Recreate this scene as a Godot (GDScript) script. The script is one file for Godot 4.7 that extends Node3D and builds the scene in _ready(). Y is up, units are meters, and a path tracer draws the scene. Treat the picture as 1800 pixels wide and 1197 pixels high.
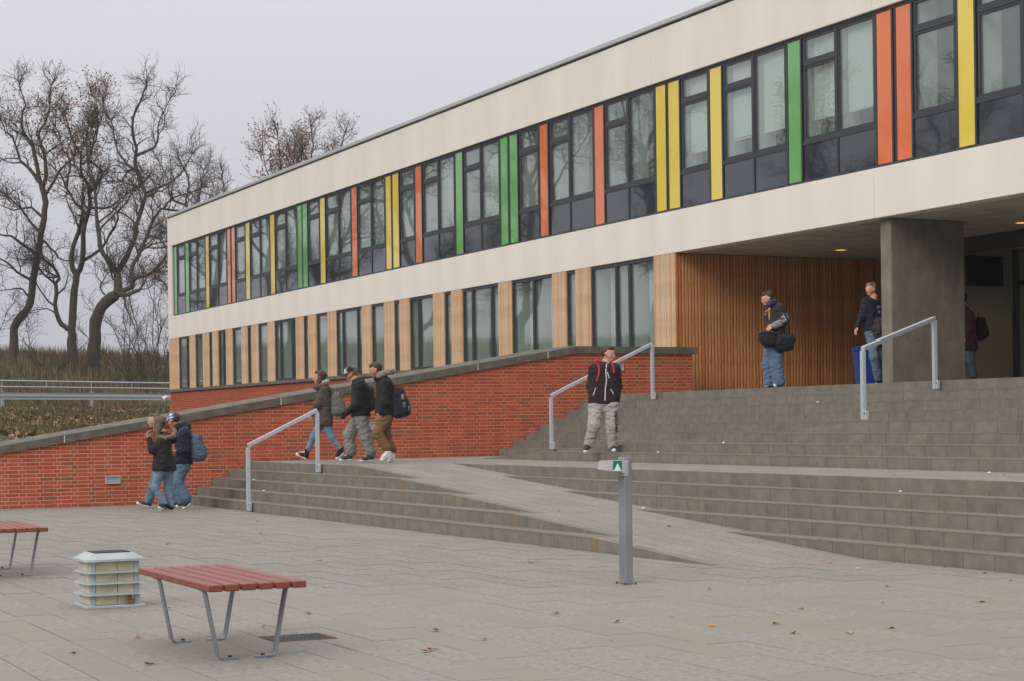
extends Node3D
# A school forecourt under an overcast autumn sky. World axes: x runs into the building, -z runs along its facade, y is up, metres.

const FACADE := 20.2          # x of the facade plane
const RISE := 0.147           # one stair riser
const WALL_Z := -32.5         # front plane of the brick retaining wall
const TURN := -0.45499        # the camera's heading, about y
const END_Z := -6.0           # where stairs and building are cut off, beyond the frame

const STRIP := [["G", -71.84, -71.43], ["w", -71.37, -70.3], ["G", -70.22, -69.73], ["W", -69.69, -67.57, -68.67], ["Y", -67.51, -67.06], ["W", -67.03, -64.89, -65.94], ["O", -64.81, -64.41], ["O", -64.29, -63.87], ["w", -63.82, -62.71], ["Y", -62.65, -62.17], ["W", -62.12, -59.99, -61.05], ["Y", -59.95, -59.47], ["W", -59.41, -57.25, -58.35], ["G", -57.19, -56.76], ["G", -56.7, -56.23], ["w", -56.17, -55.11], ["Y", -55.05, -54.59], ["W", -54.52, -52.35, -53.41], ["O", -52.3, -51.84], ["W", -51.78, -49.63, -50.69], ["Y", -49.57, -49.14], ["Y", -49.05, -48.57], ["w", -48.49, -47.45], ["O", -47.39, -46.93], ["W", -46.85, -44.72, -45.79], ["G", -44.66, -44.2], ["W", -44.14, -41.96, -43.08], ["G", -41.91, -41.48], ["G", -41.38, -40.93], ["w", -40.85, -39.78], ["O", -39.72, -39.29], ["W", -39.19, -37, -38.18], ["O", -36.97, -36.52], ["W", -36.47, -34.26, -35.42], ["Y", -34.22, -33.79], ["Y", -33.7, -33.24], ["w", -33.19, -32.09], ["Y", -32.05, -31.6], ["W", -31.56, -29.32, -30.46], ["G", -29.28, -28.85], ["W", -28.79, -26.57, -27.72], ["O", -26.54, -26.1], ["O", -25.99, -25.56], ["w", -25.52, -24.38], ["Y", -24.35, -23.92], ["W", -23.87, -21.57, -22.76]]
const PIERS := [[-72.45, -71.09], [-69.58, -68.8], [-67.81, -67], [-66.57, -65.82], [-64.91, -64.11], [-63.08, -62.37], [-61.94, -61.18], [-60.2, -59.44], [-57.3, -56.54], [-56.11, -55.34], [-54.34, -53.57], [-51.4, -50.62], [-49.65, -48.88], [-48.48, -47.74], [-46.11, -45.35], [-44.9, -44.18], [-41.99, -41.24], [-39.03, -38.31], [-37.86, -37.12], [-34.28, -33.4]]
const LOWER_MULLIONS := [-70.02, -65.31, -58.91, -57.74, -53.06, -51.83, -47.17, -43.61, -42.45, -40.08, -35.98, -35.39]
const POSE := {
	"parka_woman": {"at": Vector3(8.122, 0, -29.358), "head": Vector3(-0.113, 1.424, 0), "neck": Vector3(-0.088, 1.297, 0), "sa": Vector3(0.007, 1.185, 0.15), "sb": Vector3(-0.119, 1.204, -0.13), "ea": Vector3(-0.198, 1.014, 0.17), "ha": Vector3(-0.268, 1.245, 0.16), "eb": Vector3(-0.071, 0.992, -0.2), "hb": Vector3(-0.091, 0.789, -0.2), "pa": Vector3(-0.083, 0.738, 0.08), "pb": Vector3(0.001, 0.737, -0.08), "ka": Vector3(-0.178, 0.4, 0.09), "aa": Vector3(-0.035, 0.136, 0.08), "ta": Vector3(-0.135, 0.061, 0.08), "la": Vector3(-0.008, 0.068, 0.08), "kb": Vector3(0.001, 0.364, -0.07), "ab": Vector3(0.052, 0.092, -0.05), "lb": Vector3(0.077, 0.038, -0.05), "tb": Vector3(-0.135, 0.027, -0.03)},
	"capped_man": {"at": Vector3(8.636, 0, -30.18), "head": Vector3(-0.159, 1.481, 0), "neck": Vector3(-0.077, 1.405, 0), "sa": Vector3(0.052, 1.263, 0.2), "sb": Vector3(-0.035, 1.291, -0.18), "ea": Vector3(0.08, 0.992, 0.24), "ha": Vector3(-0.109, 0.968, 0.22), "eb": Vector3(0.013, 1.01, -0.24), "hb": Vector3(-0.111, 0.872, -0.2), "pa": Vector3(0.01, 0.731, 0.09), "pb": Vector3(-0.034, 0.731, -0.09), "ka": Vector3(-0.073, 0.461, 0.1), "aa": Vector3(0.058, 0.171, 0.1), "la": Vector3(0.141, 0.091, 0.1), "ta": Vector3(-0, -0.003, 0.1), "kb": Vector3(-0.121, 0.4, -0.1), "ab": Vector3(-0.051, 0.128, -0.1), "lb": Vector3(-0.014, 0.035, -0.1), "tb": Vector3(-0.157, 0.03, -0.1)},
	"smiling_man": {"at": Vector3(8.287, 0, -30.999), "head": Vector3(0.077, 1.488, 0), "neck": Vector3(0.134, 1.357, 0), "sa": Vector3(0.204, 1.24, 0.17), "sb": Vector3(0.168, 1.25, -0.17), "ea": Vector3(0.245, 1.026, 0.2), "ha": Vector3(0.172, 0.867, 0.15), "eb": Vector3(0.219, 1.027, -0.2), "hb": Vector3(0.154, 0.867, -0.15), "pa": Vector3(0.196, 0.706, 0.09), "pb": Vector3(0.214, 0.706, -0.09), "ka": Vector3(0.055, 0.352, 0.09), "aa": Vector3(-0.013, 0.112, 0.09), "la": Vector3(0.009, 0.014, 0.09), "ta": Vector3(-0.227, 0.083, 0.09), "kb": Vector3(0.325, 0.366, -0.09), "ab": Vector3(0.429, 0.106, -0.09), "lb": Vector3(0.464, 0.044, -0.09), "tb": Vector3(0.338, -0.005, -0.09)},
	"parka_girl": {"at": Vector3(11.129, 0.735, -30.58), "head": Vector3(0.078, 1.472, 0), "neck": Vector3(0.1, 1.357, 0), "sa": Vector3(0.172, 1.261, 0.16), "sb": Vector3(0.136, 1.27, -0.15), "ea": Vector3(0.059, 1.015, 0.2), "ha": Vector3(-0.066, 0.779, 0.17), "eb": Vector3(0.197, 1.022, -0.2), "hb": Vector3(0.139, 0.804, -0.22), "pa": Vector3(0.165, 0.73, 0.08), "pb": Vector3(0.11, 0.731, -0.08), "ka": Vector3(0.284, 0.426, 0.08), "aa": Vector3(0.451, 0.186, 0.08), "la": Vector3(0.5, 0.14, 0.08), "ta": Vector3(0.366, 0.028, 0.08), "kb": Vector3(-0.058, 0.422, -0.08), "ab": Vector3(-0.159, 0.167, -0.08), "lb": Vector3(-0.173, 0.035, -0.08), "tb": Vector3(-0.368, 0.133, -0.08)},
	"capped_boy": {"at": Vector3(11.249, 0.735, -28.975), "head": Vector3(-0.064, 1.49, 0), "neck": Vector3(-0.002, 1.398, 0), "sa": Vector3(0.096, 1.304, 0.19), "sb": Vector3(0.053, 1.322, -0.18), "ea": Vector3(0.039, 0.981, 0.23), "ha": Vector3(-0.165, 0.799, 0.2), "eb": Vector3(0.154, 1.014, -0.22), "hb": Vector3(0.116, 0.787, -0.2), "pa": Vector3(0.115, 0.743, 0.09), "pb": Vector3(0.08, 0.743, -0.09), "ka": Vector3(0.185, 0.436, 0.1), "aa": Vector3(0.261, 0.163, 0.1), "la": Vector3(0.307, 0.031, 0.1), "ta": Vector3(0.07, 0.017, 0.1), "kb": Vector3(-0.12, 0.475, -0.1), "ab": Vector3(-0.089, 0.176, -0.1), "lb": Vector3(-0.061, 0.045, -0.1), "tb": Vector3(-0.289, 0.03, -0.1)},
	"ochre_boy": {"at": Vector3(11.524, 0.735, -28.261), "head": Vector3(-0.172, 1.53, 0), "neck": Vector3(-0.098, 1.438, 0), "sa": Vector3(0, 1.312, 0.19), "sb": Vector3(-0.051, 1.33, -0.18), "ea": Vector3(-0.007, 1.003, 0.23), "ha": Vector3(-0.096, 0.771, 0.2), "eb": Vector3(-0.124, 1.021, -0.22), "hb": Vector3(-0.162, 0.781, -0.2), "pa": Vector3(-0.007, 0.761, 0.09), "pb": Vector3(-0.033, 0.762, -0.09), "ka": Vector3(-0.143, 0.488, 0.1), "aa": Vector3(0.012, 0.236, 0.1), "la": Vector3(0.097, 0.149, 0.1), "ta": Vector3(-0.094, 0.025, 0.1), "kb": Vector3(-0.037, 0.452, -0.1), "ab": Vector3(0.08, 0.209, -0.1), "lb": Vector3(0.13, 0.045, -0.1), "tb": Vector3(0.009, 0.012, -0.1)},
	"strap_boy": {"at": Vector3(14.239, 0.882, -25.507), "head": Vector3(-0.045, 1.547, 0), "neck": Vector3(-0.074, 1.437, -0.02), "sa": Vector3(-0.284, 1.323, -0.02), "sb": Vector3(0.073, 1.327, -0.02), "ea": Vector3(-0.331, 1.065, -0.06), "ha": Vector3(-0.308, 0.832, 0.06), "eb": Vector3(0.104, 1.059, -0.06), "hb": Vector3(0.08, 0.826, 0.06), "pa": Vector3(-0.249, 0.745, 0), "pb": Vector3(-0.007, 0.741, 0), "ka": Vector3(-0.291, 0.426, 0.1), "aa": Vector3(-0.36, 0.134, 0.02), "la": Vector3(-0.361, 0.082, -0.02), "ta": Vector3(-0.443, -0.006, 0.14), "kb": Vector3(-0.012, 0.405, 0.04), "ab": Vector3(-0.007, 0.103, 0), "lb": Vector3(-0.008, 0.029, -0.06), "tb": Vector3(0.021, 0.015, 0.16)},
	"scarf_man": {"at": Vector3(18.193, 1.911, -26.724), "head": Vector3(-0.142, 1.529, 0), "neck": Vector3(-0.064, 1.443, 0), "sa": Vector3(0.047, 1.353, 0.19), "sb": Vector3(-0.022, 1.373, -0.18), "ea": Vector3(0.129, 1.138, 0.24), "ha": Vector3(-0.141, 1.019, 0.25), "eb": Vector3(-0.088, 1.117, -0.16), "hb": Vector3(-0.149, 1.296, -0.04), "pa": Vector3(-0, 0.751, 0.09), "pb": Vector3(-0.05, 0.752, -0.09), "ka": Vector3(-0.019, 0.406, 0.1), "aa": Vector3(0.021, 0.099, 0.1), "la": Vector3(0.063, 0.039, 0.1), "ta": Vector3(-0.079, 0.031, 0.14), "kb": Vector3(-0.129, 0.407, -0.1), "ab": Vector3(-0.102, 0.091, -0.1), "lb": Vector3(-0.079, 0.041, -0.1), "tb": Vector3(-0.188, 0.033, -0.06)},
	"blond_man": {"at": Vector3(20.579, 1.911, -27.004), "head": Vector3(-0.11, 1.757, 0), "neck": Vector3(-0.067, 1.623, 0), "sa": Vector3(-0.223, 1.545, 0.06), "sb": Vector3(0.046, 1.533, -0.08), "ea": Vector3(-0.308, 1.281, 0.1), "ha": Vector3(-0.423, 1.025, 0.16), "eb": Vector3(0.12, 1.275, 0), "hb": Vector3(0.014, 1.054, 0.12), "pa": Vector3(-0.124, 0.97, 0.04), "pb": Vector3(0.004, 0.968, -0.04), "ka": Vector3(-0.095, 0.559, 0.12), "aa": Vector3(0.002, 0.164, 0), "la": Vector3(0.026, 0.069, -0.04), "ta": Vector3(-0.068, 0.045, 0.1), "kb": Vector3(0.016, 0.557, 0), "ab": Vector3(0.071, 0.163, -0.1), "lb": Vector3(0.086, 0.068, -0.14), "tb": Vector3(0.018, 0.044, 0)},
	"red_coat_person": {"at": Vector3(23.201, 1.911, -27.613), "head": Vector3(-0.167, 1.675, 0), "neck": Vector3(-0.11, 1.526, 0), "sa": Vector3(-0.05, 1.363, 0.16), "sb": Vector3(-0.077, 1.363, -0.16), "ea": Vector3(-0.026, 1.093, 0.2), "ha": Vector3(-0.123, 0.905, 0.18), "eb": Vector3(-0.094, 1.094, -0.2), "hb": Vector3(-0.177, 0.906, -0.18), "pa": Vector3(-0.03, 0.85, 0.08), "pb": Vector3(-0.057, 0.85, -0.08), "ka": Vector3(-0.007, 0.499, 0.08), "aa": Vector3(0.056, 0.214, 0.08), "la": Vector3(0.082, 0.106, 0.08), "ta": Vector3(-0.067, 0.067, 0.08), "kb": Vector3(-0.129, 0.473, -0.08), "ab": Vector3(-0.187, 0.177, -0.08), "lb": Vector3(-0.161, 0.096, -0.08), "tb": Vector3(-0.297, 0.057, -0.08)},
}
const TREES := {
	"T1": {"at": Vector3(19.78, 5.03, -101.65), "limbs": [
		[[Vector3(0.02, -0.16, 0), Vector3(-0.01, 0.67, 0.01), Vector3(-0.04, 1.82, -0.18), Vector3(0.36, 2.47, -0.27), Vector3(0.79, 3.21, -0.41), Vector3(0.93, 4.44, -0.58), Vector3(1.19, 6, -0.74), Vector3(1.4, 7.4, -0.86), Vector3(1.56, 8.69, -0.96), Vector3(1.36, 9.59, -1.01)], 0.25, 0.15],
		[[Vector3(1.36, 9.59, -1.01), Vector3(1.08, 10.09, -1), Vector3(0.84, 10.47, -1.09), Vector3(0.23, 11.05, -1.05), Vector3(-0.17, 12.08, -1.23), Vector3(-0.57, 12.67, -1.23), Vector3(-0.89, 13.25, -1.28)], 0.14, 0.03],
		[[Vector3(1.36, 9.59, -1.01), Vector3(1.09, 10.75, -1.05), Vector3(0.82, 11.91, -1.07), Vector3(0.42, 12.57, -0.97), Vector3(0.3, 13.23, -0.83), Vector3(0.52, 14.05, -0.84), Vector3(0.29, 15.12, -0.74)], 0.14, 0.03],
		[[Vector3(1.36, 9.59, -1.01), Vector3(1.62, 10.09, -0.77), Vector3(1.67, 10.91, -0.65), Vector3(1.52, 11.73, -0.54), Vector3(1.36, 12.06, -0.52), Vector3(1.49, 12.64, -0.28), Vector3(1.91, 13.37, -0.15), Vector3(2.26, 14.93, 0.25)], 0.13, 0.03],
		[[Vector3(1.19, 5.84, -0.74), Vector3(0.42, 6.42, -0.43), Vector3(-0.15, 6.84, -0.15), Vector3(-0.65, 6.85, -0.04), Vector3(-1.3, 7.19, 0.24)], 0.1, 0.03],
		[[Vector3(0.93, 4.44, -0.58), Vector3(0.47, 4.61, -0.58), Vector3(-0.18, 5.2, -0.32), Vector3(-0.66, 5.53, -0.06), Vector3(-1.24, 5.87, 0.16)], 0.1, 0.03],
		[[Vector3(1.33, 7.07, -0.86), Vector3(0.68, 7.73, -0.94), Vector3(0.11, 8.4, -1.17), Vector3(-0.45, 8.98, -1.3)], 0.1, 0.03],
		[[Vector3(0.79, 3.45, -0.41), Vector3(0.38, 3.95, -0.27), Vector3(-0.19, 3.96, -0.16), Vector3(-0.85, 3.89, -0.06)], 0.07, 0.02],
		[[Vector3(1.28, 6.74, -0.86), Vector3(1.81, 6.24, -1.07), Vector3(2.14, 5.74, -1.33), Vector3(2.54, 5.57, -1.54)], 0.08, 0.03],
		[[Vector3(1.54, 9.1, -0.96), Vector3(2.2, 10.24, -1.08), Vector3(3.03, 11.14, -1.07), Vector3(3.7, 12.03, -1.16), Vector3(4.04, 12.69, -1.14)], 0.09, 0.02],
		[[Vector3(1.46, 7.87, -0.86), Vector3(0.77, 8.45, -0.83), Vector3(-0.13, 8.3, -0.72), Vector3(-0.95, 8.64, -0.55)], 0.09, 0.02],
	]},
	"T2": {"at": Vector3(22.59, 4.98, -100.27), "limbs": [
		[[Vector3(0.03, -0.16, 0), Vector3(-0.02, 0.67, -0.15), Vector3(-0.03, 1.49, -0.18), Vector3(-0.05, 1.82, -0.21), Vector3(0.03, 2.97, -0.28), Vector3(0.13, 4.37, -0.38), Vector3(0.22, 4.86, -0.47)], 0.26, 0.18],
		[[Vector3(0.22, 4.86, -0.47), Vector3(-0.06, 5.19, -0.49), Vector3(0.03, 6.26, -0.45), Vector3(0.33, 7.08, -0.35), Vector3(0.59, 8.21, -0.25), Vector3(0.19, 8.62, -0.29), Vector3(-0.21, 9.53, -0.2), Vector3(-0.61, 10.28, -0.2), Vector3(-1.26, 10.86, -0.06)], 0.17, 0.03],
		[[Vector3(0.22, 4.86, -0.47), Vector3(0.6, 5.43, -0.31), Vector3(0.74, 6.91, 0.15), Vector3(1, 7.81, 0.28), Vector3(1.18, 8.77, 0.52), Vector3(1.19, 9.43, 0.58), Vector3(0.86, 9.93, 0.71), Vector3(0.84, 11.08, 0.9), Vector3(0.4, 11.91, 1.04), Vector3(0.16, 12.98, 1.34)], 0.18, 0.03],
		[[Vector3(0.68, 5.55, -0.31), Vector3(1.47, 6.16, -0.59), Vector3(1.98, 6.98, -0.84), Vector3(2.28, 7.88, -1.06), Vector3(2.32, 8.27, -1.14), Vector3(2.82, 8.84, -1.36), Vector3(3.08, 9.33, -1.43)], 0.09, 0.03],
		[[Vector3(-0.05, 1.78, -0.21), Vector3(-0.4, 1.91, -0.21), Vector3(-0.72, 2.32, -0.24), Vector3(-0.91, 3.15, -0.18), Vector3(-0.86, 4.3, -0.18), Vector3(-0.65, 4.67, -0.26), Vector3(-1.09, 5.21, -0.22), Vector3(-1.82, 5.88, -0.12), Vector3(-1.9, 6.37, -0.13)], 0.16, 0.06],
		[[Vector3(-0.65, 4.67, -0.26), Vector3(-1.35, 4.64, -0.11), Vector3(-1.99, 5.47, 0.19)], 0.07, 0.03],
		[[Vector3(1.18, 9.1, 0.58), Vector3(1.68, 9.67, 0.53), Vector3(1.85, 10.25, 0.56), Vector3(1.2, 10.83, 0.53), Vector3(1.55, 11.9, 0.58), Vector3(1.73, 12.96, 0.53), Vector3(1.58, 14.04, 0.38)], 0.1, 0.02],
		[[Vector3(-0.86, 4.22, -0.18), Vector3(-1.43, 4.72, -0.16), Vector3(-1.91, 5.38, -0.26)], 0.07, 0.03],
		[[Vector3(1.17, 8.28, 0.52), Vector3(1.91, 8.27, 0.22), Vector3(2.49, 8.59, -0.11), Vector3(3.16, 9.24, -0.3), Vector3(3.65, 9.48, -0.37)], 0.07, 0.02],
		[[Vector3(-0.88, 2.65, -0.24), Vector3(-1.37, 2.91, -0.1), Vector3(-2.36, 2.76, 0.17)], 0.05, 0.02],
		[[Vector3(-0.21, 9.53, -0.2), Vector3(-0.12, 10.6, -0.5), Vector3(-0.27, 11.26, -0.65), Vector3(-0.67, 11.93, -0.86), Vector3(-0.99, 12.84, -1.19)], 0.07, 0.02],
		[[Vector3(0.83, 10.59, 0.53), Vector3(1.37, 11.24, 0.8), Vector3(1.55, 12.06, 1.08), Vector3(2.05, 12.79, 1.34), Vector3(2.23, 13.78, 1.62)], 0.06, 0.02],
	]},
	"T3": {"at": Vector3(23.14, 4.75, -97.78), "limbs": [
		[[Vector3(-0.08, -0.24, 0), Vector3(0.01, 0.32, 0.07), Vector3(0.1, 1.45, 0.06), Vector3(0.28, 2.66, 0.11), Vector3(0.77, 3.29, 0.23), Vector3(1.34, 3.65, 0.35)], 0.37, 0.29],
		[[Vector3(1.34, 3.65, 0.35), Vector3(1.39, 4.25, 0.12), Vector3(1.28, 4.9, -0.16)], 0.25, 0.2],
		[[Vector3(1.28, 4.9, -0.16), Vector3(0.8, 5.55, -0.31), Vector3(0.41, 6.28, -0.35), Vector3(0.26, 7.41, -0.36), Vector3(0.12, 8.6, -0.47), Vector3(0.05, 9.57, -0.46), Vector3(-0.26, 10.7, -0.49), Vector3(-0.37, 11.67, -0.65), Vector3(-0.23, 12.72, -0.67)], 0.18, 0.03],
		[[Vector3(1.28, 4.9, -0.16), Vector3(1.69, 5.54, -0.31), Vector3(2.02, 6.42, -0.52), Vector3(2.28, 7.39, -0.64), Vector3(2.49, 8.33, -0.82), Vector3(2.7, 9.05, -1.03), Vector3(2.51, 9.7, -1.13), Vector3(2.08, 10.51, -1.22), Vector3(1.6, 10.84, -1.36), Vector3(1.2, 11.49, -1.56), Vector3(0.89, 12.3, -1.73), Vector3(0.74, 13.27, -1.79)], 0.18, 0.03],
		[[Vector3(2.51, 9.7, -1.13), Vector3(2.24, 10.67, -0.75), Vector3(2.41, 11.47, -0.38), Vector3(2.27, 12.44, 0.03), Vector3(2.52, 13.49, 0.36), Vector3(3.02, 14.29, 0.57), Vector3(3.18, 14.69, 0.75)], 0.12, 0.03],
		[[Vector3(2.41, 11.15, -0.38), Vector3(3.3, 11.54, -0.38), Vector3(3.59, 12.27, -0.41), Vector3(3.64, 13.07, -0.4), Vector3(4.14, 14.03, -0.37)], 0.09, 0.02],
		[[Vector3(1.34, 3.65, 0.35), Vector3(1.75, 3.93, 0.22), Vector3(2.16, 4.16, 0.13), Vector3(2.16, 4.89, 0.1), Vector3(2.58, 6.09, -0.08), Vector3(2.92, 6.81, -0.26), Vector3(3.25, 7.84, -0.49), Vector3(3.66, 8.31, -0.6), Vector3(4.14, 8.23, -0.75), Vector3(5.11, 8.29, -0.98), Vector3(5.92, 8.69, -1.12)], 0.15, 0.04],
		[[Vector3(2.08, 4.41, 0.13), Vector3(2.56, 4.64, -0.03), Vector3(3.05, 4.8, -0.21), Vector3(3.46, 5.27, -0.34), Vector3(3.91, 5.91, -0.51)], 0.12, 0.04],
		[[Vector3(1.34, 3.65, 0.35), Vector3(1.99, 3.68, 0.48), Vector3(2.64, 3.91, 0.54)], 0.14, 0.09],
		[[Vector3(2.71, 9.21, -1.03), Vector3(3.27, 9.45, -0.99), Vector3(4.08, 9.76, -0.87), Vector3(4.82, 10.39, -0.8), Vector3(5.23, 11.11, -0.72)], 0.09, 0.02],
		[[Vector3(0.7, 3.7, 0.23), Vector3(0.46, 4.11, 0.02), Vector3(0.79, 4.83, -0.11)], 0.06, 0.02],
		[[Vector3(3.74, 8.31, -0.6), Vector3(4.15, 8.87, -0.69), Vector3(4.88, 9.1, -0.8), Vector3(5.69, 9.42, -0.91)], 0.07, 0.02],
		[[Vector3(2.5, 5.93, -0.08), Vector3(3.15, 6.33, -0.07), Vector3(3.88, 6.48, -0.19)], 0.08, 0.03],
		[[Vector3(2.24, 10.43, -1.22), Vector3(1.68, 10.52, -1.46), Vector3(1.35, 9.96, -1.74), Vector3(0.54, 9.89, -2.08)], 0.06, 0.02],
		[[Vector3(2.66, 6.09, -0.08), Vector3(2.41, 5.29, -0.29), Vector3(2.73, 5.04, -0.47), Vector3(2.24, 4.65, -0.52)], 0.04, 0.02],
	]},
}
var mats := {}
var texs := {}
var rng := RandomNumberGenerator.new()
var fold := FastNoiseLite.new()
var taken := {}

# ------------------------------------------------------------------ geometry
class Geo:
	var v := PackedVector3Array()
	var n := PackedVector3Array()
	var c := PackedColorArray()
	var ix := PackedInt32Array()
	var col := Color(1, 1, 1)

	func quad(a: Vector3, b: Vector3, d: Vector3, e: Vector3, m: Vector3) -> void:
		var k := v.size()
		v.append(a); v.append(b); v.append(d); v.append(e)
		for i in 4:
			n.append(m); c.append(col)
		if (b - a).cross(d - a).dot(m) > 0.0:
			ix.append_array(PackedInt32Array([k, k + 2, k + 1, k, k + 3, k + 2]))
		else:
			ix.append_array(PackedInt32Array([k, k + 1, k + 2, k, k + 2, k + 3]))

	func tri(a: Vector3, b: Vector3, d: Vector3, m: Vector3) -> void:
		var k := v.size()
		v.append(a); v.append(b); v.append(d)
		for i in 3:
			n.append(m); c.append(col)
		if (b - a).cross(d - a).dot(m) > 0.0:
			ix.append_array(PackedInt32Array([k, k + 2, k + 1]))
		else:
			ix.append_array(PackedInt32Array([k, k + 1, k + 2]))

	# a box with chamfered edges, turned by basis q
	func box(o: Vector3, s: Vector3, bev := 0.0, q := Basis.IDENTITY) -> void:
		var hx := s * 0.5
		for ax in 3:
			var a1 := (ax + 1) % 3
			var a2 := (ax + 2) % 3
			for sg in [-1.0, 1.0]:
				var m := Vector3.ZERO
				m[ax] = sg
				var p: Array[Vector3] = []
				for cc in [[-1, -1], [1, -1], [1, 1], [-1, 1]]:
					var w := Vector3.ZERO
					w[ax] = sg * hx[ax]
					w[a1] = cc[0] * (hx[a1] - bev)
					w[a2] = cc[1] * (hx[a2] - bev)
					p.append(o + q * w)
				quad(p[0], p[1], p[2], p[3], q * m)
		if bev <= 0.0:
			return
		for ax in 3:
			var a1 := (ax + 1) % 3
			var a2 := (ax + 2) % 3
			for s1 in [-1.0, 1.0]:
				for s2 in [-1.0, 1.0]:
					var p: Array[Vector3] = []
					for e in [[0, -1], [0, 1], [1, 1], [1, -1]]:
						var w := Vector3.ZERO
						w[ax] = e[1] * (hx[ax] - bev)
						w[a1] = s1 * (hx[a1] - (bev if e[0] == 1 else 0.0))
						w[a2] = s2 * (hx[a2] - (bev if e[0] == 0 else 0.0))
						p.append(o + q * w)
					var m := Vector3.ZERO
					m[a1] = s1; m[a2] = s2
					quad(p[0], p[1], p[2], p[3], q * m.normalized())
		for s0 in [-1.0, 1.0]:
			for s1 in [-1.0, 1.0]:
				for s2 in [-1.0, 1.0]:
					var g := Vector3(s0, s1, s2)
					var h := Vector3(hx.x - bev, hx.y - bev, hx.z - bev)
					tri(o + q * (g * Vector3(hx.x, h.y, h.z)), o + q * (g * Vector3(h.x, hx.y, h.z)), o + q * (g * Vector3(h.x, h.y, hx.z)), q * g.normalized())

	# two corners instead of centre and size
	func slab(a: Vector3, b: Vector3, bev := 0.0) -> void:
		box((a + b) * 0.5, (b - a).abs(), bev)

	# a round bar along points
	func tube(p: PackedVector3Array, r: PackedFloat32Array, sides := 6, closed := true) -> void:
		var cnt := p.size()
		if cnt < 2:
			return
		var t0 := (p[1] - p[0]).normalized()
		var up := Vector3.UP if absf(t0.y) < 0.9 else Vector3.RIGHT
		var x := t0.cross(up).normalized()
		var k := v.size()
		for i in cnt:
			var t := (p[mini(i + 1, cnt - 1)] - p[maxi(i - 1, 0)]).normalized()
			x = (x - t * x.dot(t)).normalized()
			var y := t.cross(x)
			for s in sides:
				var an := TAU * s / sides
				var m := x * cos(an) + y * sin(an)
				v.append(p[i] + m * r[i]); n.append(m); c.append(col)
		for i in cnt - 1:
			for s in sides:
				var a := k + i * sides + s
				var b := k + i * sides + (s + 1) % sides
				ix.append_array(PackedInt32Array([a, b + sides, b, a, a + sides, b + sides]))
		if closed:
			for e in [0, cnt - 1]:
				var m := t0 * -1.0 if e == 0 else (p[cnt - 1] - p[cnt - 2]).normalized()
				var o := v.size()
				v.append(p[e]); n.append(m); c.append(col)
				for s in sides:
					v.append(v[k + e * sides + s]); n.append(m); c.append(col)
				for s in sides:
					if e == 0:
						ix.append_array(PackedInt32Array([o, o + 1 + s, o + 1 + (s + 1) % sides]))
					else:
						ix.append_array(PackedInt32Array([o, o + 1 + (s + 1) % sides, o + 1 + s]))

	# a flat bar (square section w x h) along straight pieces
	func bar(a: Vector3, b: Vector3, w: float, h: float, up := Vector3.UP, bev := 0.0) -> void:
		var z := (b - a).normalized()
		var x := up.cross(z).normalized()
		var y := z.cross(x)
		box((a + b) * 0.5, Vector3(w, h, (b - a).length()), bev, Basis(x, y, z))

	func add(o: Geo, t: Transform3D) -> void:
		var k := v.size()
		for i in o.v.size():
			v.append(t * o.v[i]); n.append((t.basis * o.n[i]).normalized()); c.append(o.c[i] * col)
		for i in o.ix:
			ix.append(k + i)

	func mesh(mat: Material) -> ArrayMesh:
		var a := []
		a.resize(Mesh.ARRAY_MAX)
		a[Mesh.ARRAY_VERTEX] = v
		a[Mesh.ARRAY_NORMAL] = n
		a[Mesh.ARRAY_COLOR] = c
		a[Mesh.ARRAY_INDEX] = ix
		var m := ArrayMesh.new()
		m.add_surface_from_arrays(Mesh.PRIMITIVE_TRIANGLES, a)
		m.surface_set_material(0, mat)
		return m

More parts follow.
